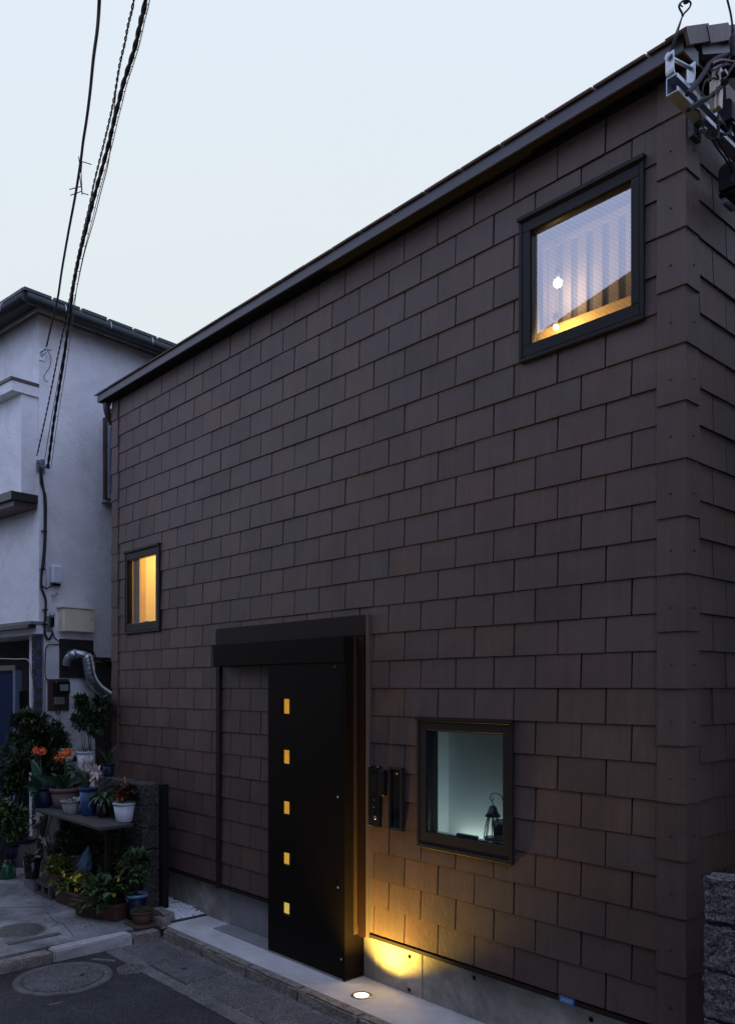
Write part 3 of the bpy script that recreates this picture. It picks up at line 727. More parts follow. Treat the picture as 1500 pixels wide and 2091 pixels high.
# ---- rainwater elbow at the left eave
dp = thing('rainwater_pipe', 'dark elbow pipe under the left end of the eave', 'pipe', (-WL-.05,.02,4.6))
bm = bmesh.new(); tube(bm, smooth_pts([(-WL-.03,-.06,5.0),(-WL-.03,-.06,4.93),(-WL-.05,-.02,4.85),(-WL-.09,.07,4.80),(-WL-.08,.20,4.77),(-WL-.06,.45,4.74),(-WL-.06,.9,4.70)],4), .036, 12); obj('pipe', bm, M_brownm, dp)
bm = bmesh.new(); tube(bm, [(-WL-.083,.14,4.783),(-WL-.078,.22,4.765)], .043, 12); obj('socket', bm, M_brownm, dp)
gu = thing('gutter', 'short pale gutter end with dark lip tucked under the left eave', 'gutter', (-WL-.2,.15,4.9))
bm = bmesh.new(); bx(bm, -WL-.33,-WL-.12,.10,.5,4.90,5.0)
for v in bm.verts:
    if v.co.z < 4.95 and v.co.x < -WL-.2: v.co.x += .08
obj('trough', bm, M_plaster, gu); obj('lip', boxes((-WL-.36,-WL-.10,.085,.51,5.002,5.022),(-WL-.30,-WL-.11,.083,.0995,4.86,4.92)), M_green, gu)

# ================================================================== NEIGHBOUR (white stucco house, turned 7 degrees)
NR = math.atan2(.1226,.9925)
nb = thing('stucco_house', 'white stucco two-storey house with a dark green gutter', 'house', (-7.15,-.444,0), NR, localrot=True)
def n(name, bm, m, parent=nb, **k): return obj(name, bm, m, parent, local=True, **k)
n('wall', boxes((-.35,0,.067,7,-.2,2.70),(-6,0,.0,7,2.70,6.105),(-6,-.9,.55,7,-.2,2.699)), M_plaster)
n('cornice', boxes((-6,.045,-.045,7,6.115,6.150)), M_plaster)
n('shadow_band', boxes((-6,.030,-.030,7,6.095,6.1148)), M_band)  # grey strip painted for the shaded underside of the cornice
n('soffit', boxes((-6.3,.29,-.29,7,6.1505,6.162)), M_green)
bm = bmesh.new()
v = [bm.verts.new(p) for p in ((-6.3,-.30,6.163),(.30,-.30,6.163),(.30,7,6.163),(-6.3,7,6.163),(-3,3,7.0),(-3,5,7.0))]
bm.faces.new((v[0],v[1],v[4])); bm.faces.new((v[1],v[2],v[5],v[4])); bm.faces.new((v[2],v[3],v[5])); bm.faces.new((v[3],v[0],v[4],v[5])); bm.faces.new((v[3],v[2],v[1],v[0]))
rfn = n('roof', bm, M_green)
for k in range(22): n('roof_tile', box(.285,.335,-.33+k*.33,-.35+k*.33+.318,6.148,6.180+.002*(k%3)), M_green, rfn)
for k in range(8): n('roof_tile', box(.30-(k+1)*.33,.30-k*.33-.004,-.335,-.285,6.148,6.180+.002*(k%3)), M_green, rfn)
gut = n('gutter', tube(bmesh.new(), [(.300,-.300,6.095),(.300,7,6.095)], .056, 12), M_green)
n('gutter', tube(bmesh.new(), [(.300,-.300,6.0955),(-6,-.300,6.0955)], .0555, 12), M_green)
for k in range(8):
    bm = bmesh.new(); tube(bm, [(.30+.062*math.cos(a),.12+k*.55,6.095+.062*math.sin(a)) for a in [i*math.pi/8-.6 for i in range(11)]], .006, 5); n('gutter_hanger', bm, M_steel, gut)
for k in range(4):
    bm = bmesh.new(); tube(bm, [(-.15-k*.6,-.300-.062*math.cos(a),6.095+.062*math.sin(a)) for a in [i*math.pi/8-.6 for i in range(11)]], .006, 5); n('gutter_hanger', bm, M_steel, gut)
# projecting bay on the first floor
bay = n('bay', boxes((-3.5,-.03,-.185,-.0005,4.12,5.19)), M_plaster)
n('bay_cap', boxes((-3.5,.0-.004,-.30,-.0006,5.192,5.30)), M_plaster, bay)
n('cap_flashing', boxes((-3.5,.006,-.315,-.0007,5.302,5.335)), M_brownm, bay)
n('bay_ledge', boxes((-3.5,.0-.02,-.30,-.0006,4.03,4.119)), M_green, bay)
n('ledge_board', boxes((-3.5,-.04,-.26,-.0006,3.97,4.029)), M_brownm, bay)
n('canopy_lip', boxes((-3.5,.012,-.10,.066,2.70,2.735)), M_band)
n('lintel', boxes((-3.5,-.0005,-.03,.0665,2.60,2.699)), M_plaster)
n('lintel_dark_board', boxes((-3.5,-.01,-.12,-.0305,2.66,2.70)), M_green)  # dark green board just below the canopy lip
# tile strip
M_tileb = mat('blue_glazed_tile', (.010,.028,.09), rough=.5, spec=.08, var=.2); M_tilek = mat('near_black_tile', (.008,.008,.010), rough=.5, spec=.08, var=.2)
ts = n('tile_backing', box(-.235,-.022,.045,.0665,-.1,2.60), M_greyp)
for k in range(30):
    for c in range(2):
        z0 = 2.515 - k*.0715
        if z0 < .1: break
        n('tile', box(-.232+c*.105,-.232+c*.105+.100,.036,.0452,z0,z0+.064), (M_tileb if (k+c)%2==0 or k%3==0 else M_tilek), ts)
n('recess', boxes((-3.5,-.24,.50,.54,-.2,2.599),), M_dark)
# blue door and frame in the recess
dn = thing('blue_door', 'dark blue door at the left edge with a pale metal frame post', 'door', (-8.0,-.55,0), NR, localrot=True)
dn.location = nb.matrix_basis @ Vector((-.9,.1,PZ)) if False else (Matrix.Translation((-7.15,-.444,0)) @ Matrix.Rotation(NR,4,'Z')) @ Vector((-.95,.10,PZ))
obj('door_panel', boxes((-.75,.20,0,.04,0,2.22)), mat('dark_blue_paint', (.006,.018,.06), rough=.6, spec=.04), dn, local=True)
obj('frame_post', boxes((.205,.262,-.03,.05,0,2.24)), mat('dull_blue_aluminium', (.10,.14,.20), rough=.6), dn, local=True)
obj('frame_head', boxes((-.75,.262,-.03,.05,2.242,2.30)), M_green, dn, local=True)
obj('screen', boxes((.265,.68,.02,.03,0,2.0)), mat('dark_blue_screen', (.006,.007,.010), rough=.8, spec=.04), dn, local=True)
# narrow side window of the stucco house
n('window', boxes((-.005,.045,.780,1.9,4.19,5.16)), M_brownm)
wn = bpy.data.objects['window.003'] if 'window.003' in bpy.data.objects else nb
sidewin = [o for o in nb.children if o.name.startswith('window')][0]
n('frame', boxes((.046,.060,.812,.842,4.22,5.11),(.046,.060,.8425,1.9,4.22,4.27),(.046,.060,.8425,1.9,5.06,5.11)), M_alu, sidewin)
n('glass_pane', boxes((.046,.052,.8425,1.9,4.271,5.059)), mat('deep_blue_glass', (.02,.10,.26), rough=.3, spec=.2), sidewin)
n('sill', boxes((.0,.085,.76,1.95,4.165,4.189)), M_steel, sidewin)
n('side_canopy', boxes((.001,.09,.64,1.6,2.33,2.36)), M_green)
n('side_door', boxes((.001,.03,.68,1.6,-.1,2.30)), mat('dark_brown_side_door', (.03,.024,.022), rough=.6), label='dark side door behind the pots')
# things fixed on the neighbour's side wall (own objects)
NM = Matrix.Translation((-7.15,-.444,0)) @ Matrix.Rotation(NR,4,'Z')
def nthing(name, label, cat, lx, ly, lz, group=None):
    t = thing(name, label, cat, NM @ Vector((lx,ly,lz)), NR, group, localrot=True); t['_o'] = 0; del t['_o']
    INV[t.name] = Matrix.Translation((-lx,-ly,-lz)); return t
def np_(nm, bm, m, t, **k): return obj(nm, bm, m, t, **k)
t = nthing('meter_box', 'small white rounded plastic junction box high on the stucco wall', 'box', 0,.17,3.15)
np_('cover', box(.002,.09,.112,.235,3.165,3.36), M_white, t, bevel=.012); np_('gland', box(.01,.06,.125,.22,3.135,3.164), M_black, t)
t = nthing('cylinder_fitting', 'small grey cylindrical fitting below the white junction box', 'fitting', 0,.17,3.02)
np_('barrel', tube(bmesh.new(), [(.03,.13,3.03),(.05,.19,3.055)], .014, 10), M_steel, t)
t = nthing('utility_cabinet', 'cream sheet metal cabinet with an overhanging lid on the stucco wall', 'cabinet', 0,.4,2.63)
np_('body', box(.002,.115,.225,.60,2.635,2.895), M_cream, t, bevel=.003); np_('cabinet_door', box(.116,.124,.232,.594,2.642,2.888), M_cream, t, bevel=.002)
np_('lid', box(.0015,.135,.20,.625,2.897,2.912), M_cream, t); np_('latch', box(.125,.130,.56,.568,2.78,2.80), M_steel, t)
t = nthing('lamp_fitting', 'little chrome and black lamp fitting left of the cream cabinet', 'fitting', 0,.13,2.6)
np_('back_plate', box(.002,.012,.085,.15,2.63,2.80), M_steel, t); np_('body', box(.0125,.05,.11,.155,2.68,2.79), M_black, t, bevel=.004)
bm = bmesh.new(); bmesh.ops.create_uvsphere(bm, u_segments=12, v_segments=8, radius=.03, matrix=Matrix.Translation((.035,.135,2.81))); np_('cap', bm, M_steel, t)
t = nthing('electric_meter', 'electric meter under glass on a dark board', 'meter', 0,.23,1.7)
np_('board', box(.002,.025,.095,.345,1.755,2.105), M_brownm, t, bevel=.003)
np_('case', box(.0255,.10,.145,.32,1.94,2.08), M_gloss, t, bevel=.012); np_('dial', box(.101,.103,.19,.29,1.975,2.045), M_alu, t); np_('terminal_cover', box(.0255,.06,.16,.27,1.82,1.905), M_greyp, t, bevel=.005)
bm = bmesh.new(); tube(bm, smooth_pts([(.035,.18,1.79),(.04,.19,1.73),(.04,.22,1.72),(.035,.235,1.79)],4), .006, 6); np_('loop', bm, M_cable, t)
t = nthing('exhaust_duct', 'ribbed silver flue duct bending down the stucco wall', 'duct', 0,.45,2.0)
np_('vent_plate', box(.002,.03,.235,.64,2.12,2.555), M_dark, t)
cl = smooth_pts([(.06,.285,2.26),(.09,.29,2.34),(.12,.33,2.385),(.17,.40,2.385),(.19,.455,2.36),(.195,.475,2.29),(.19,.50,2.17),(.185,.55,2.07),(.18,.63,1.99),(.17,.73,1.93),(.16,.82,1.87),(.15,.88,1.76),(.14,.90,1.62)], 7)
rad = [.042 if i < 28 else .060 + (.0042 if i%3==0 else 0) - (.012 if i > 72 else 0) for i in range(len(cl))]
np_('duct', tube(bmesh.new(), cl, rad, 14), M_steel, t)
np_('lower_pipe', tube(bmesh.new(), [(.14,.90,1.64),(.13,.905,.0)], .02, 8), M_dark, t)
np_('knuckle', tube(bmesh.new(), [(.10,.30,2.36),(.15,.37,2.395)], .056, 14), M_steel, t)
# wall cables
t = nthing('wall_cable', 'thick black cable bundle running down the corner of the stucco wall', 'cable', .03,.05,2.6)
cb = bmesh.new()
tube(cb, smooth_pts([(.05,-.01,4.42),(.035,.005,4.25),(.03,.045,4.12),(.03,.05,3.7),(.03,.03,3.4),(.03,.01,3.2),(.03,.015,3.1),(.03,.06,2.98),(.03,.06,2.85),(.03,.05,2.65),(.03,.07,2.56),(.03,.11,2.55),(.04,.14,2.62)],5), .013, 7)
tube(cb, smooth_pts([(.05,.0,4.40),(.045,.03,4.2),(.045,.06,4.05),(.045,.055,3.6),(.045,.03,3.3)],5), .009, 6)
np_('cable', cb, M_cable, t)
cb = bmesh.new()
tube(cb, smooth_pts([(.02,.03,3.13),(.03,.07,3.10),(.03,.13,3.14),(.04,.16,3.165)],5), .008, 6)
tube(cb, smooth_pts([(.03,.14,2.64),(.03,.17,2.56),(.03,.25,2.51),(.03,.4,2.47),(.03,.5,2.47),(.03,.62,2.44),(.03,.68,2.36),(.03,.80,2.31),(.03,.95,2.28)],5), .007, 6)
tube(cb, smooth_pts([(.02,.10,2.48),(.02,.07,2.44),(.02,.06,2.3),(.02,.06,2.16),(.02,.08,2.10),(.02,.12,2.08)],5), .006, 6)
tube(cb, smooth_pts([(.02,.10,2.485),(.02,.25,2.49),(.02,.45,2.475)],5), .006, 6)
tube(cb, [(.02,.06,2.1),(.02,.058,1.5)], .005, 6)
np_('branch_cable', cb, M_cable, t)
np_('conduit', tube(bmesh.new(), [(.018,.075,3.52),(.018,.075,3.12)], .008, 6), M_white, t)
np_('cable_clip', boxes(*[(.005,.05,y-.02,y+.03,z,z+.012) for y,z in ((.04,3.72),(.02,3.3),(.05,2.86),(.05,2.7))]), M_black, t)
t = nthing('wire_anchor', 'upper metal wire anchor on the corner of the stucco house', 'bracket', .03,.04,5.65)
cb = bmesh.new(); tube(cb, [(0,.03,5.70),(.09,.03,5.70)], .008, 6); tube(cb, [(.0,.02,5.64),(.08,.045,5.68)], .006, 6); tube(cb, [(.09,-.0,5.70),(.09,.09,5.71)], .011, 6); bx(cb, .0,.012,-.0,.06,5.60,5.73)
np_('bracket', cb, M_steel, t)
cb = bmesh.new(); tube(cb, smooth_pts([(.09,.05,5.70),(.10,.085,5.62),(.09,.075,5.52),(.06,.05,5.46),(.05,.03,5.40),(.05,.05,5.37),(.05,.08,5.38)],5), .004, 6); np_('loop_wire', cb, M_cable, t)
t = nthing('wire_anchor', 'lower metal wire anchor where three cables end on the stucco corner', 'bracket', .03,.0,4.45)
cb = bmesh.new(); tube(cb, [(0,-.02,4.47),(.10,-.02,4.47)], .009, 6); tube(cb, [(0,.03,4.41),(.10,.04,4.43)], .010, 6); bx(cb, .0,.014,-.03,.06,4.36,4.5); bx(cb, .09,.11,-.03,.0,4.44,4.49); bx(cb, .09,.11,.03,.07,4.40,4.45)
np_('bracket', cb, M_cableg, t)
# hanging cream cord by the door
cb = bmesh.new(); tube(cb, smooth_pts([at(0,1345,t=9.0),at(30,1346,t=8.95),at(58,1348,t=8.9),at(64,1375,t=8.9),at(67,1400,t=8.9),at(68,1430,t=8.9),at(64,1465,t=8.9),at(62,1500,t=8.9),at(63,1520,t=8.9)],5), .006, 6)
solo('hanging_cord', cb, M_cablew, 'thin cream cord hanging in front of the dark entrance at left', 'cord', loc=at(62,1500,t=8.9))

# ================================================================== OVERHEAD WIRES
def strand_path(uv, t0, t1, ext=.08):
    pts = []; n_ = len(uv)
    ys = [v for _, v in uv]
    for u, v in uv:
        f_ = (ys[-1]-v)/(ys[-1]-ys[0]); pts.append(at(u, v, t=t1+(t0-t1)*f_))
    d = (pts[0]-pts[1]).normalized(); pts.insert(0, pts[0]+d*ext*2.2 + Vector((0,0,.15))); pts.insert(0, pts[0]+d*ext*2.2 + Vector((0,0,.2)))
    return smooth_pts(pts, 14)
def twisted(bm, path, r, off, turns):
    Ls = [0]
    for a, b in zip(path, path[1:]): Ls.append(Ls[-1]+(b-a).length)
    for ph in (0, math.pi):
        P_ = []
        # resample
        N_ = int(turns*10); tot = Ls[-1]; j = 0
        for i in range(N_+1):
            s = tot*i/N_
            while j < len(Ls)-2 and Ls[j+1] < s: j += 1
            q = path[j].lerp(path[j+1], (s-Ls[j])/max(Ls[j+1]-Ls[j],1e-6)); d = (path[j+1]-path[j]).normalized()
            a = d.cross(Vector((0,0,1))).normalized(); b = d.cross(a); an = 2*math.pi*turns*i/N_ + ph
            P_.append(q + a*off*math.cos(an) + b*off*math.sin(an))
        tube(bm, P_, r, 5)
pA = strand_path([(203,0),(199,60),(191,120),(184,190),(177,245),(170,290),(165,330),(154,400),(140,475),(127,550),(118,610),(106,660),(95,708)], 4.6, 8.9)
solo('overhead_wire', tube(bmesh.new(), pA[:-26], .0105, 7), M_cable, 'leftmost smooth overhead cable running up from the stucco corner', 'wire', loc=pA[-27], group='overhead wires')
bm = bmesh.new(); twisted(bm, pA[-28:], .005, .006, 14)
solo('overhead_wire', bm, M_cable, 'thin twisted tail of the leftmost cable down to the upper anchor', 'wire', loc=pA[-1], group='overhead wires')
pB = strand_path([(273,0),(262,50),(254,92),(245,130),(235,190),(225,240),(213,290),(203,330),(192,375),(183,420),(168,485),(153,555),(137,640),(118,730),(97,835),(76,930)], 4.6, 8.9)
bm = bmesh.new(); twisted(bm, pB, .0042, .0048, 40)
solo('overhead_wire', bm, M_cable, 'thin wavy twisted overhead wire in the middle of the bundle', 'wire', loc=pB[-1], group='overhead wires')
pC = strand_path([(297,0),(287,45),(277,90),(265,130),(252,170),(242,210),(232,250),(224,285),(215,320),(204,360),(193,400),(178,460),(163,520),(151,580),(143,640),(129,745),(112,850),(98,955)], 4.6, 8.9)
bm = bmesh.new(); twisted(bm, pC, .0105, .0055, 22)
solo('overhead_wire', bm, M_cable, 'thickest twisted black overhead cable, rightmost of the bundle', 'wire', loc=pC[-1], group='overhead wires')
pD = [p + Vector((.026,.026,.0))*(.6+.4*(i/len(pC))) for i, p in enumerate(pC)]
bm = bmesh.new(); tube(bm, pD, .003, 5)
for i in range(0, len(pC)-4, 6): tube(bm, [pC[i], pD[i]], .003, 4)
solo('messenger_wire', bm, M_cableg, 'pale thin messenger wire clipped along the thickest overhead cable', 'wire', loc=pD[-1], group='overhead wires')
pE = strand_path([(222,330),(207,390),(192,450),(172,520),(155,600),(138,680),(117,790),(101,880),(90,950)], 6.0, 8.9, .08)
solo('overhead_wire', tube(bmesh.new(), pE, .0035, 5), M_cable, 'finest dark wire following the cable bundle down to the lower anchor', 'wire', loc=pE[-1], group='overhead wires')
# branching clamps on the left cable
bm = bmesh.new()
def seg(a, b, r): tube(bm, [at(*a, t=6.0), at(*b, t=6.0)], r, 5)
for a, b in (((168,330),(187,336)),((168,330),(166,352)),((166,352),(168,394)),((161,320),(165,352)),((162,350),(166,382)),((142,387),(165,381)),((144,399),(166,391)),((168,394),(181,398)),((166,380),(168,398))): seg(a, b, .0035)
solo('cable_clamp', bm, M_cable, 'spiky wire clamp hanging off the leftmost overhead cable', 'clamp', loc=at(166,360,t=6.0), group='overhead wires')

# ================================================================== SERVICE BRACKET at the top right corner
XB = .13
def bp(u, v, x=XB): return at(u, v, x=x)
sb = thing('service_bracket', 'galvanised steel channel bracket with cable clevis on the upper right corner', 'bracket', (XB,0,4.75))
zb = 4.74
def chan(bm, x, y0, y1, z0, z1, w, tk=.004):
    bx(bm, x, x+tk, y0, y1, z0, z1); bx(bm, x+tk+.0002, x+w, y0, y1, z1-tk, z1); bx(bm, x+tk+.0002, x+w, y0, y1, z0, z0+tk)
    bx(bm, x+w-tk, x+w, y0, y1, z1-tk-.016, z1-tk-.0002); bx(bm, x+w-tk, x+w, y0, y1, z0+tk+.0002, z0+tk+.016)
bm = bmesh.new(); chan(bm, .062, -.285, 1.2, 4.715, 4.795, .055); obj('channel', bm, M_steel, sb)
for ya in (-.02,.62): obj('stand_off', box(.035,.0618,ya,ya+.08,4.66,4.80), M_iron, sb)
bm = bmesh.new(); tube(bm, [(.09,.01,4.714),(.09,.01,4.67)], .010, 6); tube(bm, [(.09,.01,4.69),(.09,.01,4.675)], .018, 6); tube(bm,[(.118,-.1,4.755),(.13,-.1,4.755)],.012,6); tube(bm,[(.118,.25,4.755),(.13,.25,4.755)],.012,6); obj('bolt', bm, M_steel, sb)
# U clevis: strap with two upright arms and a pin
cy0 = -.20
bm = bmesh.new()
prof = [(-.055,.118),(-.055,.04)] + [(-.055+.035-.035*math.cos(a), .04-.036*math.sin(a)) for a in (.4,.8,1.2,1.57)] + [(.02,.004)] + [(.02+.035*math.sin(a), .04-.036*math.cos(a)) for a in (.4,.8,1.2,1.57)] + [(.055,.118)]
for (a, b), (c, d) in zip(prof, prof[1:]):
    A = Vector((.09+a, cy0, 4.797+b)); B = Vector((.09+c, cy0, 4.797+d)); dd = (B-A); nn = Vector((-dd.z,0,dd.x)).normalized()*.0028
    obox(bm, (A+B)/2, dd/2*1.05, (0,.022,0), nn)
TC = Matrix.Translation((.088,cy0,0)) @ Matrix.Rotation(R(77),4,'Z') @ Matrix.Diagonal((1.3,1,1,1)) @ Matrix.Translation((-.09,-cy0,0)); bm.transform(TC); obj('clevis', bm, M_steel, sb)
bm = bmesh.new(); tube(bm, [(.02,cy0,4.897),(.16,cy0,4.897)], .009, 8); tube(bm, [(.028,cy0,4.897),(.022,cy0,4.897)], .016, 8); bm.transform(TC); obj('pin', bm, M_steel, sb)
for i, yy in enumerate((-.12,.0,.12,.3,.42)):
    bm = bmesh.new(); lathe(bm, [(.009,0),(.009,.001)], (0,0,0), 10, ); bm.transform(Matrix.Translation((.0664,yy,4.755)) @ Matrix.Rotation(R(90),4,'Y')); obj('slot_hole', bm, M_dark, sb)
# stay wire with eye loop
pw = [bp(1371,100,.10), bp(1381,62,.10), bp(1391,32,.10)]
bm = bmesh.new(); tube(bm, [bp(1369,103,.10), bp(1377,72,.10), bp(1392,33,.10)], .0032, 6); tube(bm, [bp(1373,100,.10), bp(1381,72,.10), bp(1393,30,.10)], .0032, 6)
lp_ = [bp(*q,.10) for q in ((1392,32),(1391,26),(1387,19),(1385,13),(1387,8),(1392,3),(1398,0),(1404,1),(1409,6),(1408,13),(1403,20),(1396,27),(1393,33))]
tube(bm, smooth_pts(lp_, 4), .0045, 6); tube(bm, smooth_pts([bp(*q,.10) for q in ((1385,14),(1389,10),(1386,6),(1391,13),(1393,13))],3), .003, 5)
solo('stay_wire', bm, M_cable, 'steel stay wire looped into an eye above the corner bracket', 'wire', loc=bp(1371,100,.10))
bm = bmesh.new(); tube(bm, [bp(1400,5,.10), bp(1398,-40,.10), bp(1300,-700,-1.0)], [.014,.006,.006], 7)
solo('stay_insulator', bm, M_green, 'small dark insulator held in the eye of the stay wire at the top edge', 'insulator', loc=bp(1400,5,.10))
# cable tangle
bm = bmesh.new(); X_ = .16
def cab(pts, r, n_=5, x=X_): tube(bm, smooth_pts([bp(u, v, x) for u, v in pts], n_), r, 7)
cab([(1402,192),(1420,172),(1440,143),(1446,133),(1462,120),(1480,113),(1510,110)], .0115)
cab([(1448,134),(1462,125),(1482,125),(1500,130),(1520,135)], .006, x=.165)
cab([(1402,226),(1425,214),(1450,196),(1470,172),(1490,140),(1502,118)], .009)
cab([(1404,222),(1430,205),(1455,192),(1478,162),(1492,138),(1505,115)], .006, x=.175)
cab([(1440,168),(1452,160),(1466,160),(1462,148),(1480,128),(1500,104)], .005, x=.17)
cab([(1432,196),(1434,180),(1438,166),(1446,160)], .004, x=.17)
cab([(1455,195),(1462,185),(1472,178),(1480,166)], .008, x=.18)
cab([(1404,222),(1425,226),(1430,245),(1440,270),(1452,284),(1470,284),(1475,290)], .004, x=.15)
cab([(1448,268),(1452,284),(1465,305),(1480,325),(1492,345),(1500,362)], .0045, x=.15)
cab([(1464,284),(1480,312),(1492,338),(1497,360),(1490,372)], .004, x=.15)
cab([(1466,235),(1464,250),(1466,270),(1463,285)], .007, x=.165)
cab([(1470,272),(1482,275),(1490,266),(1490,258)], .006, x=.165)
cab([(1444,262),(1438,272),(1446,282),(1462,284)], .004, x=.155)
solo('service_cables', bm, M_cable, 'tangle of black service cables around the corner bracket', 'cables', loc=bp(1440,180,.15))
bm = bmesh.new(); cab([(1452,143),(1464,136),(1482,131),(1510,135)], .008)
solo('service_cable', bm, M_cableg, 'grey curved service cable crossing the gable beside the black ones', 'cable', loc=bp(1480,131,.15))
bm = bmesh.new(); cab([(1452,131),(1462,125),(1478,123),(1512,130)], .0065, x=.172)
solo('service_cable', bm, mat('red_cable', (.16,.03,.03), rough=.5), 'dull red curved service cable above the grey one', 'cable', loc=bp(1480,123,.15))
bm = bmesh.new(); P_ = [bp(u,v,.18) for u,v in ((1478,-30),(1484,0),(1491,30),(1495,62),(1495,75),(1495,100),(1496,118))]
tube(bm, smooth_pts(P_,4), [.005]*12+[.008]*4+[.014]*5+[.012]*4, 7)
solo('drop_cable', bm, M_cable, 'black drop cable with thick sleeve coming down beside the gable', 'cable', loc=bp(1495,100,.18))
# terminal blocks and black covers
def slantbox(name, label, cat, u, v, hy, hz, hx, m, xc=.15):
    p = bp(u, v, xc); bm = bmesh.new(); obox(bm, (0,0,0), (hx,0,0), (0,hy,-hy*.05), (0,hz*.08,hz)); 
    t_ = thing(name, label, cat, p); o_ = obj('body', bm, m, t_, bevel=.003, local=True); return t_, p
t_, p = slantbox('terminal_block', 'cream plastic terminal block clamped on the steel channel', 'terminal block', 1463, 185, .018, .095, .022, M_cream, .155)
bm = bmesh.new(); obox(bm, (0,-.045,-.045), (.012,0,0), (0,.008,0), (0,0,.065)); obj('side_leg', bm, M_cream, t_, local=True)
bm = bmesh.new(); tube(bm, [(.025,-.0,.03),(.045,0,.02)], .018, 8); tube(bm, [(.025,-.0,.06),(.045,0,.065)], .015, 8); obj('clamp', bm, M_black, t_, local=True)
def cover(label, u, v, s):
    p = bp(u, v, .10); t_ = thing('cable_cover', label, 'cover', p)
    bm = bmesh.new(); n_ = 10; A = []; B = []
    prof = [(-s,-s*.9),(-s,s*.7)] + [(-s*math.cos(a), s*.7+s*.5*math.sin(a)) for a in (.5,1.0,1.57,2.1,2.6)] + [(s,s*.6),(s,-s*.9)]
    for x_, z_ in prof: A.append(bm.verts.new((x_*.7+.02, -.04, z_))); B.append(bm.verts.new((x_*.7+.02, .20, z_)))
    bm.faces.new(A); bm.faces.new(B[::-1])
    for i in range(len(prof)): bm.faces.new((A[i],B[i],B[(i+1)%len(prof)],A[(i+1)%len(prof)]))
    obj('hood', bm, M_greyp if False else M_cable, t_, local=True)
    obj('base', box(-.03,.05,-.02,.2,-s*1.15,-s*.905), M_black, t_, local=True)
cover('dark hooded cable cover at the right edge beside the steel channel', 1478, 240, .05)
cover('lower dark hooded cable cover on the side wall at the right edge', 1482, 372, .06)
bm = bmesh.new(); p = bp(1476,410,.10); tube(bm, [p, p+Vector((0,.1,0))], .015, 10); solo('pipe_stub', bm, M_cableg, 'grey pipe stub under the lower cable cover', 'pipe', loc=p)

# ================================================================== BLOCK WALLS
def block_bm(L_, D_, H_, seed):
    bm = bmesh.new(); bx(bm, 0, L_, 0, D_, 0, H_)
    bmesh.ops.bevel(bm, geom=list(bm.edges), offset=.007, segments=1, affect='EDGES')
    bmesh.ops.subdivide_edges(bm, edges=[e for e in bm.edges if e.calc_length() > .05], cuts=5, use_grid_fill=True)
    rr = random.Random(seed)
    for v in bm.verts: v.co += Vector([rr.uniform(-.0065,.0065) for _ in range(3)])
    return bm
bw = thing('block_wall', 'low rough concrete block wall at the right edge beside the shingled house', 'wall', (.33,-.48,PZ))
meb = []
for sd in range(4):
    bm = block_bm(.39,.12,.188,sd+40); me = bpy.data.meshes.new('block'); bm.to_mesh(me); bm.free(); me.materials.append(M_block); meb.append(me)
for k in range(7):
    for j in range(7):
        z0 = 1.222 - .1885 - k*.199
        o = bpy.data.objects.new('block', meb[(k*3+j)%4]); C.objects.link(o); o.parent = bw
        o.location = (j*.40 - (.2 if (k%2 and j) else 0) - (0 if not (k%2) else 0), random.uniform(-.003,.003), z0 - PZ)
        if k%2 and j == 0: o.scale.x = .5
obj('mortar', box(.345, 3.0, -.472,-.37, -.2, 1.205), M_dark, bw)
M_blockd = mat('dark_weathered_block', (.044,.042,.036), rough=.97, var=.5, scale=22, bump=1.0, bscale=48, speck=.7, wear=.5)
gw = thing('garden_wall', 'grey concrete block wall ending beside the black post behind the flower pots', 'wall', (-4.88,-.36,PZ))
meg = []
for sd in range(4):
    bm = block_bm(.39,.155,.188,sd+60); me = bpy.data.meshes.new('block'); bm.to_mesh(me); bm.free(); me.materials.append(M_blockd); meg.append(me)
for k in range(6):
    for j in range(5):
        o = bpy.data.objects.new('block', meg[(k+j*2)%4]); C.objects.link(o); o.parent = gw
        o.location = (-.395*(j+1) + (.195 if k%2 else 0) , 0, 1.135 - .188 - k*.1975 - PZ)
        if k%2 and j == 0: o.scale.x = .5; o.location.x = -.198
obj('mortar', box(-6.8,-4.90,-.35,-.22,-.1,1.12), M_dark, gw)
solo('black_post', box(-4.888,-4.83,-.205,-.135,PZ,1.13), mat('near_black_post', (.012,.009,.008), rough=.7, spec=.2), 'square near black post at the end of the block wall', 'post', loc=(-4.86,-.17,PZ), bevel=.003)

# ================================================================== SHELF AND POTS
SZ = .79
sf = thing('plant_shelf', 'dark weathered plank shelf carrying flower pots', 'shelf', (-5.6,-.59,PZ))
obj('plank', box(-6.45,-4.93,-.745,-.59,SZ-.03,SZ), M_wood, sf, bevel=.004); obj('plank', box(-6.45,-4.95,-.584,-.42,SZ-.032,SZ-.002), M_wood, sf, bevel=.004)
for x in (-6.3,-5.25): obj('leg', box(x,x+.05,-.56,-.46,PZ,SZ-.033), M_trim, sf)


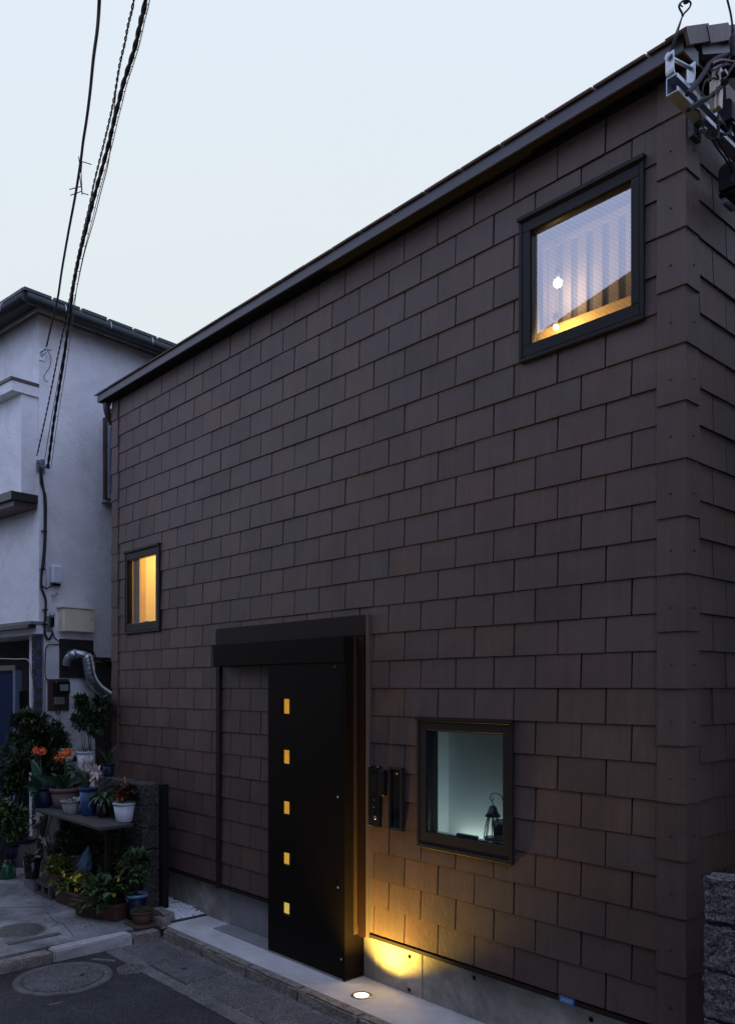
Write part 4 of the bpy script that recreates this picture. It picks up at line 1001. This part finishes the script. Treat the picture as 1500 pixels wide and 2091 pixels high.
def rv(a): return random.uniform(-a, a)
def leaf(bm, base, tip_dir, L_, w, droop=.4, ns=4, side=None, tipw=.15, fold=.15):
    d = Vector(tip_dir).normalized(); s = side or d.cross(Vector((0,0,1)))
    if s.length < 1e-3: s = Vector((1,0,0))
    s = s.normalized(); p = Vector(base); prev = None
    for i in range(ns+1):
        f_ = i/ns; ww = w*.5*(math.sin(math.pi*min(1,f_*.86+.12)))
        up = s.cross(d).normalized()
        a = bm.verts.new(p - s*ww + up*ww*fold); m_ = bm.verts.new(p); b = bm.verts.new(p + s*ww + up*ww*fold)
        if prev:
            for q in ((prev[0],prev[1],m_,a),(prev[1],prev[2],b,m_)):
                f = bm.faces.new(q); f.smooth = True
        prev = (a, m_, b); p = p + d*(L_/ns); d = (d + Vector((0,0,-droop/ns))).normalized()
def cluster(bm, c, rx, ry, rz, n_, ls, lw, droop=.5, shell=.4, clumps=7):
    clumps = max(clumps, n_//45)
    """leaves grown in clumps through an ellipsoid"""
    c = Vector(c); cs = []
    for k in range(clumps):
        v = Vector((rv(1),rv(1),rv(1)))
        while v.length > 1: v = Vector((rv(1),rv(1),rv(1)))
        cs.append(v*.95)
    for i in range(n_):
        k = random.choice(cs); v = k + Vector((random.gauss(0,.17),random.gauss(0,.17),random.gauss(0,.11)))
        p = c + Vector((v.x*rx, v.y*ry, v.z*rz)); d = Vector((v.x+rv(.7), v.y+rv(.7), v.z*.5+rv(.6)+.2))
        leaf(bm, p, d, ls*random.uniform(.6,1.3), lw*random.uniform(.7,1.2), droop, 2)
def stems(bm, base, c, rx, ry, rz, n_, r=.004):
    base = Vector(base); c = Vector(c)
    for i in range(n_):
        e = c + Vector((rv(rx)*.7, rv(ry)*.7, rv(rz)*.7)); m_ = base.lerp(e,.5) + Vector((rv(.03),rv(.03),.02))
        tube(bm, smooth_pts([base+Vector((rv(.01),rv(.01),0)), m_, e],3), [r,r,r,r*.8,r*.6,r*.5,r*.4], 5)
def pot(t, rt, rb, h, m, mrim=None, seg=22, lip=.10):
    """pot with lip and soil, local coordinates, base at z=0"""
    obj('pot', lathe(bmesh.new(), [(rb*.96,0),(rb,.004),(rt*.97,h*(1-lip)),(rt*.97,h*(1-lip)),(rt*.90,h*(1-lip)),(0,h*(1-lip))][:3] + [(rt*.88,h*(1-lip)),(rb*.9,.02),(0,.02)], (0,0,0), seg), m, t, local=True)
    obj('rim', lathe(bmesh.new(), [(rt*.90,h*(1-lip)+.0005),(rt*1.04,h*(1-lip)+.0005),(rt*1.06,h*.985),(rt*1.03,h),(rt*.93,h),(rt*.90,h*(1-lip)+.0005)], (0,0,0), seg), mrim or m, t, local=True)
    obj('soil', lathe(bmesh.new(), [(rt*.895,h*.86),(rt*.5,h*.89),(0,h*.90)], (0,0,0), seg), M_soil, t, local=True)
def T(name, label, u, v, z, rt, rb, h, m, mrim=None, cat='potted plant', lip=.12, group='flower pots'):
    p = at(u, v, z=z); s = mpp(p); t = thing(name, label, cat, p, 0, group)
    pot(t, rt*s, rb*s, h*s, m, mrim, lip=lip); return t, p, s
def flower(bm, c, r, n_=6, w=.5, cup=.3, nd=None):
    nd = Vector(nd or (rv(1), -1, .4)).normalized(); a = nd.cross(Vector((0,0,1))).normalized(); b = nd.cross(a)
    for k in range(n_):
        an = 2*math.pi*k/n_ + rv(.2); d = a*math.cos(an)+b*math.sin(an)+nd*cup
        leaf(bm, Vector(c), d, r*random.uniform(.85,1.1), r*w, .1, 3, side=nd.cross(d), fold=.25)
def strap_plant(t, s, h0, n_, L_, w, m, spread=.8, droop=1.3, broad=False):
    for i in range(n_):
        an = 2*math.pi*i/n_ + rv(.3); bm = bmesh.new(); sp_ = spread*random.uniform(.7,1.2)
        dv_ = Vector((math.cos(an)*sp_, math.sin(an)*sp_, 1)); leaf(bm, (rv(.01),rv(.01),h0), dv_, L_*random.uniform(.7,1.15), w, droop, 7, side=(dv_.cross(Vector((.74+rv(.4),-.67+rv(.4),.5))) if broad else None))
        obj('leaf', bm, m, t, local=True)

# --- on the shelf
t, p, s = T('potted_begonia', 'white pot with dark red begonia at the right end of the shelf', 254, 1677, SZ, 22, 16, 39, M_whitep)
bm = bmesh.new(); cluster(bm, (-2*s,0,60*s), 34*s, 28*s, 24*s, 520, 8*s, 6*s); obj('foliage', bm, L_red, t, local=True)
bm = bmesh.new(); cluster(bm, (-8*s,0,56*s), 22*s, 22*s, 18*s, 120, 9*s, 6*s); obj('leaves', bm, L_mid, t, local=True)
bm = bmesh.new()
for q in ((-24,-6,56),(18,-6,62),(-8,-12,46),(14,-10,48),(-2,0,68),(6,-5,52),(-14,-4,52),(-18,-6,44),(2,2,80),(10,0,70),(-6,-8,60),(5,0,90),(9,0,94)): flower(bm, Vector(q)*s, 5*s, 5, .7)
obj('blossom', bm, F_red, t, local=True)
t, p, s = T('potted_orchid', 'tall blue glazed pot of pale pink orchids on the shelf', 181, 1664, SZ, 18, 14, 57, M_bluep, M_bluep)
strap_plant(t, s, 50*s, 11, 62*s, 5*s, L_mid, .5, 1.2)
for (du, dz) in ((17,107),(54,90),(38,76)):
    bm = bmesh.new(); tube(bm, smooth_pts([(0,0,50*s),(du*.3*s,0,dz*.75*s),(du*s,-.03,dz*s)],5), .003, 5); obj('stem', bm, L_mid, t, local=True)
    bm = bmesh.new()
    for k in range(5 if dz != 72 else 2): flower(bm, (du*s+rv(13)*s,-.04+rv(.02),dz*s+rv(6)*s), 17*s, 6, .42, .1, (rv(.8),-1,rv(.5)))
    obj('flower', bm, F_pink, t, local=True)
t, p, s = T('stone_bowl', 'small grey ribbed bowl at the front edge of the shelf', 145, 1661, SZ, 20, 12, 27, M_stone)
bm = bmesh.new(); cluster(bm, (0,0,27*s), 10*s,10*s,4*s, 40, 5*s, 3*s); obj('foliage', bm, L_mid, t, local=True)
t, p, s = T('potted_clivia', 'dull pink pot of orange clivia on the shelf', 132, 1648, SZ, 29, 21, 40, M_terra2, lip=.2)
strap_plant(t, s, 34*s, 14, 70*s, 12*s, L_blue, .8, 1.1, True)
for (a, b) in ((-6,98),(12,108),(26,112)):
    bm = bmesh.new()
    for k in range(12): flower(bm, (a*s+rv(9)*s, -.02+rv(8)*s, b*s+rv(5)*s), 8*s, 6, .4, .6, (rv(1),-1,.6+rv(.6)))
    obj('flower_head', bm, F_org, t, local=True)
bm = bmesh.new(); tube(bm, [(0,0,30*s),(4*s,0,104*s)], .006, 6); tube(bm, [(0,0,30*s),(24*s,0,108*s)], .005, 6); obj('stem', bm, L_mid, t, local=True)
t, p, s = T('potted_clivia', 'navy pot of scarlet clivia with broad leaves at the left of the shelf', 88, 1648, SZ, 24, 18, 42, M_navy)
for i, (dx, dz, L_) in enumerate(((-.9,.8,62),(-.55,1.0,70),(-1.1,.45,60),(-.2,1.1,62),(.5,.7,55),(.9,.5,52),(.25,.9,45),(.1,.3,40),(-.5,.3,46),(.7,.2,40))):
    bm = bmesh.new(); dv_ = Vector((dx*.75,-.3+dx*-.5,dz)); leaf(bm, (rv(.01),-.01,32*s), dv_, L_*s*1.1, 17*s, .9, 7, side=dv_.cross(Vector((.74,-.67,.6)))); obj('leaf', bm, L_blue, t, local=True)
bm = bmesh.new()
for k in range(24): flower(bm, (1*s+rv(15)*s, -.03+rv(8)*s, 113*s+rv(5)*s), 8*s, 6, .42, .6, (rv(1),-1,.8+rv(.6)))
obj('flower_head', bm, F_red, t, local=True)
bm = bmesh.new(); tube(bm, [(0,0,30*s),(1*s,-.03,110*s)], .006, 6); obj('stem', bm, L_mid, t, local=True)
t, p, s = T('potted_lily', 'pot of striped arching leaves between the blue pot and the white pot', 212, 1668, SZ, 14, 11, 34, M_black)
for i in range(40):
    bm = bmesh.new(); an = random.uniform(2.2, 6.6); leaf(bm, (0,0,34*s), (math.cos(an),math.sin(an)*.7,.8+rv(.4)), 52*s*random.uniform(.7,1.1), 5*s, 1.7, 6); obj('leaf', bm, L_mid if i%3 else L_var, t, local=True)
t, p, s = T('small_white_pot', 'tiny white rimmed pot behind the grey bowl', 160, 1655, SZ, 10, 8, 27, M_whitep)
bm = bmesh.new(); cluster(bm, (0,0,28*s), 6*s,6*s,3*s, 20, 4*s, 3*s); obj('foliage', bm, L_mid, t, local=True)
# --- on the block wall
t, p, s = T('wall_pot', 'white fluted pot of thin leaves on the block wall', 138, 1572, 1.137, 15, 11, 45, M_whitep)
bm = bmesh.new(); cluster(bm, (0,0,47*s), 14*s,12*s,8*s, 90, 9*s, 2.5*s); obj('foliage', bm, L_mid, t, local=True)
t, p, s = T('spider_plant', 'white pot with a spider plant on the block wall', 174, 1574, 1.137, 17, 13, 40, M_whitep)
for i in range(34):
    an = rv(math.pi); bm = bmesh.new(); leaf(bm, (0,0,40*s), (math.cos(an),math.sin(an),.9+rv(.5)), 24*s*random.uniform(.7,1.2), 2.6*s, 1.4, 5); obj('leaf', bm, L_var, t, local=True)
t, p, s = T('potted_grass', 'dark pot of long grassy leaves at the wall end', 222, 1585, 1.137, 12, 10, 26, M_navy)
for i in range(22):
    an = rv(math.pi); bm = bmesh.new(); leaf(bm, (0,0,22*s), (math.cos(an)*.7,math.sin(an)*.5,1.2), 46*s*random.uniform(.7,1.2), 2.2*s, .7, 5); obj('leaf', bm, L_dark if i%5 else L_yel, t, local=True)
# --- shrubs behind
def shrub(label, u, v, t_, rx, rz, n_, base, lm=L_dark, ls=13, lw=5):
    c = at(u, v, t=t_); s = mpp(c); t = thing('nandina_shrub', label, 'shrub', base, 0, 'shrubs behind the pots')
    b = Vector(base); q = c - b
    bm = bmesh.new(); stems(bm, (0,0,0), q, rx*s, rx*s*.6, rz*s, 9, .007); obj('stem', bm, M_stem, t, local=True)
    bm = bmesh.new()
    for k in range(11):
        qq = q + Vector((rv(rx*s*.66), rv(rx*s*.3), rv(rz*s*.66))); f_ = random.uniform(.36,.62)
        cluster(bm, qq, rx*s*f_*1.15, rx*s*f_*.7, rz*s*f_*.75, n_//6, ls*s, lw*s*.85, .75, clumps=8)
    obj('foliage', bm, lm, t, local=True)
shrub('rounded nandina shrub below the silver duct', 184, 1464, 8.6, 52, 46, 2000, (-6.55,-.02,PZ), L_dark)
shrub('wide dark nandina shrub in front of the blue door', 62, 1490, 8.85, 66, 46, 2400, (-7.25,-.75,PZ), L_dark)
shrub('dark leafy shrub filling the corner behind the clivia pots', 122, 1540, 8.75, 52, 62, 2200, (-6.95,-.55,PZ), L_dark, 14, 6)
shrub('tall dark shrub at the left edge behind the broad leaved clivia', 34, 1580, 8.7, 44, 60, 1700, (-7.35,-.95,PZ), L_dark, 16, 6)
shrub('low leafy bush at the left edge above the watering can', 22, 1668, 8.0, 42, 40, 700, (-7.0,-.95,PZ), L_mid, 20, 9)
shrub('dark bush growing under the shelf beside the block wall', 238, 1745, 7.6, 42, 52, 900, (-5.2,-.50,PZ), L_dark, 13, 8)
shrub('dark bush under the shelf behind the plastic bag', 140, 1725, 8.2, 48, 42, 900, (-6.1,-.55,PZ), L_dark, 15, 7)
# --- on the ground
def planter(label, c, L_, D_, H_, rz, m, lm, n_, fl=None, nf_=0, hh=.1, ls=.05, lw=.032, z=PZ):
    t = thing('planter_box', label, 'planter', (c[0],c[1],z), R(rz), 'long planters on the ground'); INV[t.name] = Matrix()
    bm = bmesh.new(); bx(bm, -L_/2,L_/2,-D_/2,D_/2,0,H_*.86)
    for v in bm.verts:
        if v.co.z < .01: v.co.x *= .92; v.co.y *= .82
    obj('trough', bm, m, t, bevel=.008)
    obj('rim', boxes((-L_/2-.012,L_/2+.012,-D_/2-.012,-D_/2+.004,H_*.86,H_),(-L_/2-.012,L_/2+.012,D_/2-.004,D_/2+.012,H_*.86,H_),(-L_/2-.012,-L_/2+.004,-D_/2+.0045,D_/2-.0045,H_*.86,H_),(L_/2-.004,L_/2+.012,-D_/2+.0045,D_/2-.0045,H_*.86,H_)), m, t, bevel=.002)
    obj('soil', box(-L_/2+.005,L_/2-.005,-D_/2+.005,D_/2-.005,H_*.861,H_*.92), M_soil, t)
    bm = bmesh.new(); cluster(bm, (0,-.02,H_+hh*.4), L_*.52, D_*.7, hh, n_, ls, lw, .9, clumps=12); obj('foliage', bm, lm, t)
    if fl:
        bm = bmesh.new()
        for k in range(nf_): flower(bm, (rv(L_*.5), -D_*.3+rv(.08), H_+hh*random.uniform(.4,1.5)), .022, 5, .8)
        obj('blossom', bm, fl, t)
    return t
planter('front terracotta coloured planter with broad green leaves and few yellow flowers', (-5.075,-.655), .52,.20,.15, 21, M_terra, L_mid, 420, F_yel, 5, .15, .085, .06)
planter('brown planter of small yellow flowers behind the front planter', (-5.62,-.68), .50,.18,.15, 4, M_terra, L_yel, 420, F_yel, 14, .11, .05, .034)
planter('brown planter of lime green leaves raised behind the others', (-5.98,-.70), .42,.16,.14, 0, M_terra, L_yel, 300, None, 0, .08, .06, .045, z=PZ+.1305)
t = planter('reddish planter beneath the shelf beside the white and blue pot', (-5.08,-.44), .28,.12,.15, 0, M_terra, L_dark, 260, None, 0, .20, .05, .035)
t, p, s = T('moss_pot', 'low brown pot domed with moss on a wooden board', 291, 1884, PZ+.014, 23, 17, 24, M_terra)
bm = bmesh.new()
for k in range(900):
    a = rv(math.pi); r_ = math.sqrt(random.random())*25*s; leaf(bm, (r_*math.cos(a), r_*math.sin(a), 24*s+.028*(1-(r_/(26*s))**2)), (rv(1),rv(1),1.5), .014, .006, .3, 1)
obj('moss', bm, M_moss, t, local=True)
b = p; solo('wooden_board', box(p.x-.12,p.x+.13,p.y-.11,p.y+.10,PZ,PZ+.0135), M_woodb, 'small square brown board under the moss pot', 'board', loc=(p.x,p.y,PZ))
t, p, s = T('blue_rim_pot', 'blue pot with pale blue rim holding a leafy bush', 279, 1876, PZ, 22, 17, 52, M_navy, M_ltblue)
bm = bmesh.new(); stems(bm, (0,0,48*s), (-4*s,0,98*s), 30*s, 20*s, 30*s, 8); obj('stem', bm, M_stem, t, local=True)
bm = bmesh.new(); cluster(bm, (-5*s,0,108*s), 36*s, 26*s, 38*s, 720, 12*s, 8*s, .6, clumps=12); obj('foliage', bm, L_mid, t, local=True)
t, p, s = T('patterned_pot', 'white and blue patterned pot behind the front planter', 221, 1822, PZ+.13, 20, 15, 38, M_whitep)
bm = bmesh.new()
for k in range(5):
    a = -1.6+rv(1.0); bmesh.ops.create_uvsphere(bm, u_segments=10, v_segments=6, radius=7*s, matrix=Matrix.Translation((16.3*s*math.cos(a),16.3*s*math.sin(a),(14+k*3)*s)) @ Matrix.Diagonal((.7,.35,.8,1)))
obj('blue_pattern', bm, M_ltblue, t, local=True)
bm = bmesh.new(); cluster(bm, (0,0,50*s), 24*s,18*s,22*s, 200, 11*s, 8*s); obj('foliage', bm, L_dark, t, local=True)
t, p, s = T('orchid_pot', 'grey pot of white and pink drooping orchids on the ground', 106, 1800, PZ+.06, 17, 13, 44, M_greyp, M_terra2)
strap_plant(t, s, 40*s, 12, 60*s, 5*s, L_dark, .5, 1.0)
for (du, dz) in ((-22,85),(0,84),(-45,124),(-32,128)):
    bm = bmesh.new(); tube(bm, smooth_pts([(0,0,38*s),(du*.4*s,0,dz*.8*s),(du*s,-.05,dz*s)],5), .003, 5); obj('stem', bm, L_mid, t, local=True)
    bm = bmesh.new()
    for k in range(3): flower(bm, (du*s+rv(6)*s,-.06+rv(.02),dz*s+rv(6)*s), 13*s, 6, .36, .0, (rv(.5),-1,-.3+rv(.3)))
    obj('flower', bm, F_whi, t, local=True)
t, p, s = T('lavender_pot', 'upright bush of tiny lavender flowers in a dark pot', 136, 1790, PZ+.06, 14, 11, 26, M_navy)
bm = bmesh.new(); cluster(bm, (0,0,62*s), 18*s,16*s,36*s, 520, 5*s, 2.4*s); obj('foliage', bm, L_dark, t, local=True)
bm = bmesh.new(); cluster(bm, (0,0,72*s), 18*s,16*s,34*s, 170, 4*s, 3*s); obj('blossom', bm, F_lav, t, local=True)
bm = bmesh.new(); tube(bm, smooth_pts([(0,0,30*s),(2*s,0,90*s),(0,0,130*s)],4), .004, 5); obj('stem', bm, L_mid, t, local=True)
t, p, s = T('dark_pot', 'plain dark pot standing on the concrete block', 66, 1792, PZ+.13, 18, 14, 42, M_black)
strap_plant(t, s, 38*s, 9, 40*s, 5*s, L_dark, .8, 1.3)
t, p, s = T('large_dark_pot', 'large dark pot with long leaves behind the watering can', 46, 1768, PZ+.1, 26, 20, 56, M_greyp, M_navy)
strap_plant(t, s, 52*s, 14, 62*s, 6*s, L_dark, .7, 1.4)
t, p, s = T('grey_pail', 'grey blue pail beside the plastic bag under the shelf', 158, 1786, PZ+.196, 16, 12, 42, M_greyp, M_ltblue)
bm = bmesh.new(); cluster(bm, (0,0,55*s), 14*s,12*s,8*s, 60, 8*s, 6*s); obj('foliage', bm, L_dark, t, local=True)
lv = bmesh.new(); rq = random.Random(12)
for k in range(70):
    leaf(lv, (rq.uniform(-6.8,-4.6), -.80-abs(rq.gauss(0,.12)), PZ+.004), (rq.uniform(-1,1),rq.uniform(-1,1),.12), rq.uniform(.015,.035), rq.uniform(.008,.016), .1, 2)
obj('fallen_leaves', lv, M_woodb, kind='stuff')['label'] = 'dead brown leaves fallen on the apron before the pots'
# plastic bag
p = at(172, 1788, z=PZ+.235); s = mpp(p); bm = bmesh.new(); n1 = 16
prof = [(8,0),(15,5),(19,15),(19,26),(15,37),(10,47),(5,56),(1.5,64)]
rr = random.Random(2); rings = []
for r_, z_ in prof:
    sh = (z_/66)**1.4*22
    rings.append([bm.verts.new((r_*s*math.cos(a)*(1+.22*rr.uniform(-1,1))+sh*s, r_*s*.8*math.sin(a)*(1+.22*rr.uniform(-1,1)), z_*s)) for a in [2*math.pi*k/n1 for k in range(n1)]])
for A, B in zip(rings, rings[1:]):
    for k in range(n1): bm.faces.new((A[k],A[(k+1)%n1],B[(k+1)%n1],B[k]))
bm.faces.new(rings[0][::-1]); bm.transform(Matrix.Translation(p))
solo('plastic_bag', bm, M_bag, 'crumpled blue plastic bag tied at the top among the pots', 'bag', loc=p)
t, p, s = T('bud_pot', 'small dark pot of little pale blooms behind the watering can', 22, 1752, PZ+.22, 14, 11, 30, M_navy)
bm = bmesh.new(); cluster(bm, (0,0,44*s), 22*s,18*s,18*s, 200, 9*s, 5*s); obj('foliage', bm, L_dark, t, local=True)
bm = bmesh.new()
for k in range(9): flower(bm, (rv(20)*s,-10*s,(44+rv(22))*s), 5*s, 5, .6)
obj('blossom', bm, F_whi, t, local=True)
# watering can
p = at(14, 1793, z=PZ); s = mpp(p); t = thing('watering_can', 'green plastic watering can at the left edge', 'watering can', p)
obj('body', lathe(bmesh.new(), [(17*s,0),(18*s,3*s),(17*s,24*s),(12*s,31*s),(0,32*s)], (0,0,0), 22), M_can, t, local=True)
bm = bmesh.new(); tube(bm, smooth_pts([(6*s,0,29*s),(4*s,0,38*s),(12*s,0,42*s),(20*s,0,38*s),(20*s,0,24*s),(16*s,0,14*s)],5), 2*s, 7); obj('handle', bm, M_can, t, local=True)
bm = bmesh.new(); tube(bm, [(-14*s,0,10*s),(-30*s,0,34*s)], [4*s,2*s], 8); tube(bm, [(-30*s,0,34*s),(-33*s,0,38*s)], [3*s,7*s], 8); obj('spout', bm, M_can, t, local=True)
# concrete blocks under the pots
solo('concrete_block', box(-6.66,-6.40,-.78,-.60,PZ,PZ+.125), M_found2, 'solid grey concrete block under the dark pot', 'block', loc=(-6.53,-.69,PZ), bevel=.005)
bm = boxes((-6.34,-5.95,-.79,-.66,PZ,PZ+.025),(-6.34,-5.95,-.79,-.66,PZ+.105,PZ+.13),(-6.34,-6.30,-.79,-.66,PZ+.0255,PZ+.1045),(-6.165,-6.125,-.79,-.66,PZ+.0255,PZ+.1045),(-5.99,-5.95,-.79,-.66,PZ+.0255,PZ+.1045))
solo('hollow_block', bm, M_block, 'hollow concrete block lying on its side in front of the pots', 'block', loc=(-6.14,-.72,PZ))
solo('concrete_block', box(-6.15,-5.50,-.60,-.42,PZ,PZ+.195), M_blockd, 'dark concrete block under the plastic bag and the grey pail', 'block', loc=(-5.82,-.51,PZ))
solo('concrete_block', box(-5.46,-5.24,-.575,-.385,PZ,PZ+.129), M_blockd, 'small dark concrete block under the white and blue pot', 'block', loc=(-5.35,-.48,PZ))

# ================================================================== HOUSES ACROSS THE LANE (behind the camera: they shade the lane and show in the panes)
M_opp = mat('opposite_wall', (.14,.12,.10), rough=.85, var=.1, wear=.2)
M_opr = mat('opposite_roof', (.05,.05,.05), rough=.7)
op = thing('opposite_house', 'plain tall gabled house across the lane behind the viewer, seen only in reflections', 'house', (0,-6,RZ))
obj('wall', box(-4.9, 4.4, -10, -4.9, -.2, 6.2), M_opp, op)
bm = bmesh.new(); pr = [(-5.2,6.22),(-.25,7.40),(4.7,6.22)]
v0 = [bm.verts.new((a,-4.65,b)) for a,b in pr]; v1 = [bm.verts.new((a,-10.2,b)) for a,b in pr]
bm.faces.new(v0); bm.faces.new(v1[::-1])
for i in range(3): bm.faces.new((v0[i],v1[i],v1[(i+1)%3],v0[(i+1)%3]))
obj('roof', bm, M_opr, op)
obj('window', boxes((-2.5,-1.3,-4.898,-4.86,3.3,4.3),(1.0,2.4,-4.898,-4.86,3.3,4.3)), M_gloss, op)
op3 = thing('shade_house', 'plain low house added out of view behind the viewer to shade the pots', 'house', (-9,-7,RZ))  # unseen house added to shade the pots and the foot of the stucco front
obj('wall', box(-14, -4.6, -10, -5.1, -.2, 4.2), M_opp, op3); obj('roof', box(-14.2, -4.55, -10.2, -4.9, 4.202, 4.35), M_opr, op3)
op2 = thing('lane_house', 'plain house beyond the block wall beside the shingled house, out of view', 'house', (3,3,RZ))
obj('wall', box(.98, 7, -.1, 8, -.2, 5.2), M_opp, op2); obj('roof', box(.9, 7.1, -.2, 8.1, 5.202, 5.32), M_opr, op2)
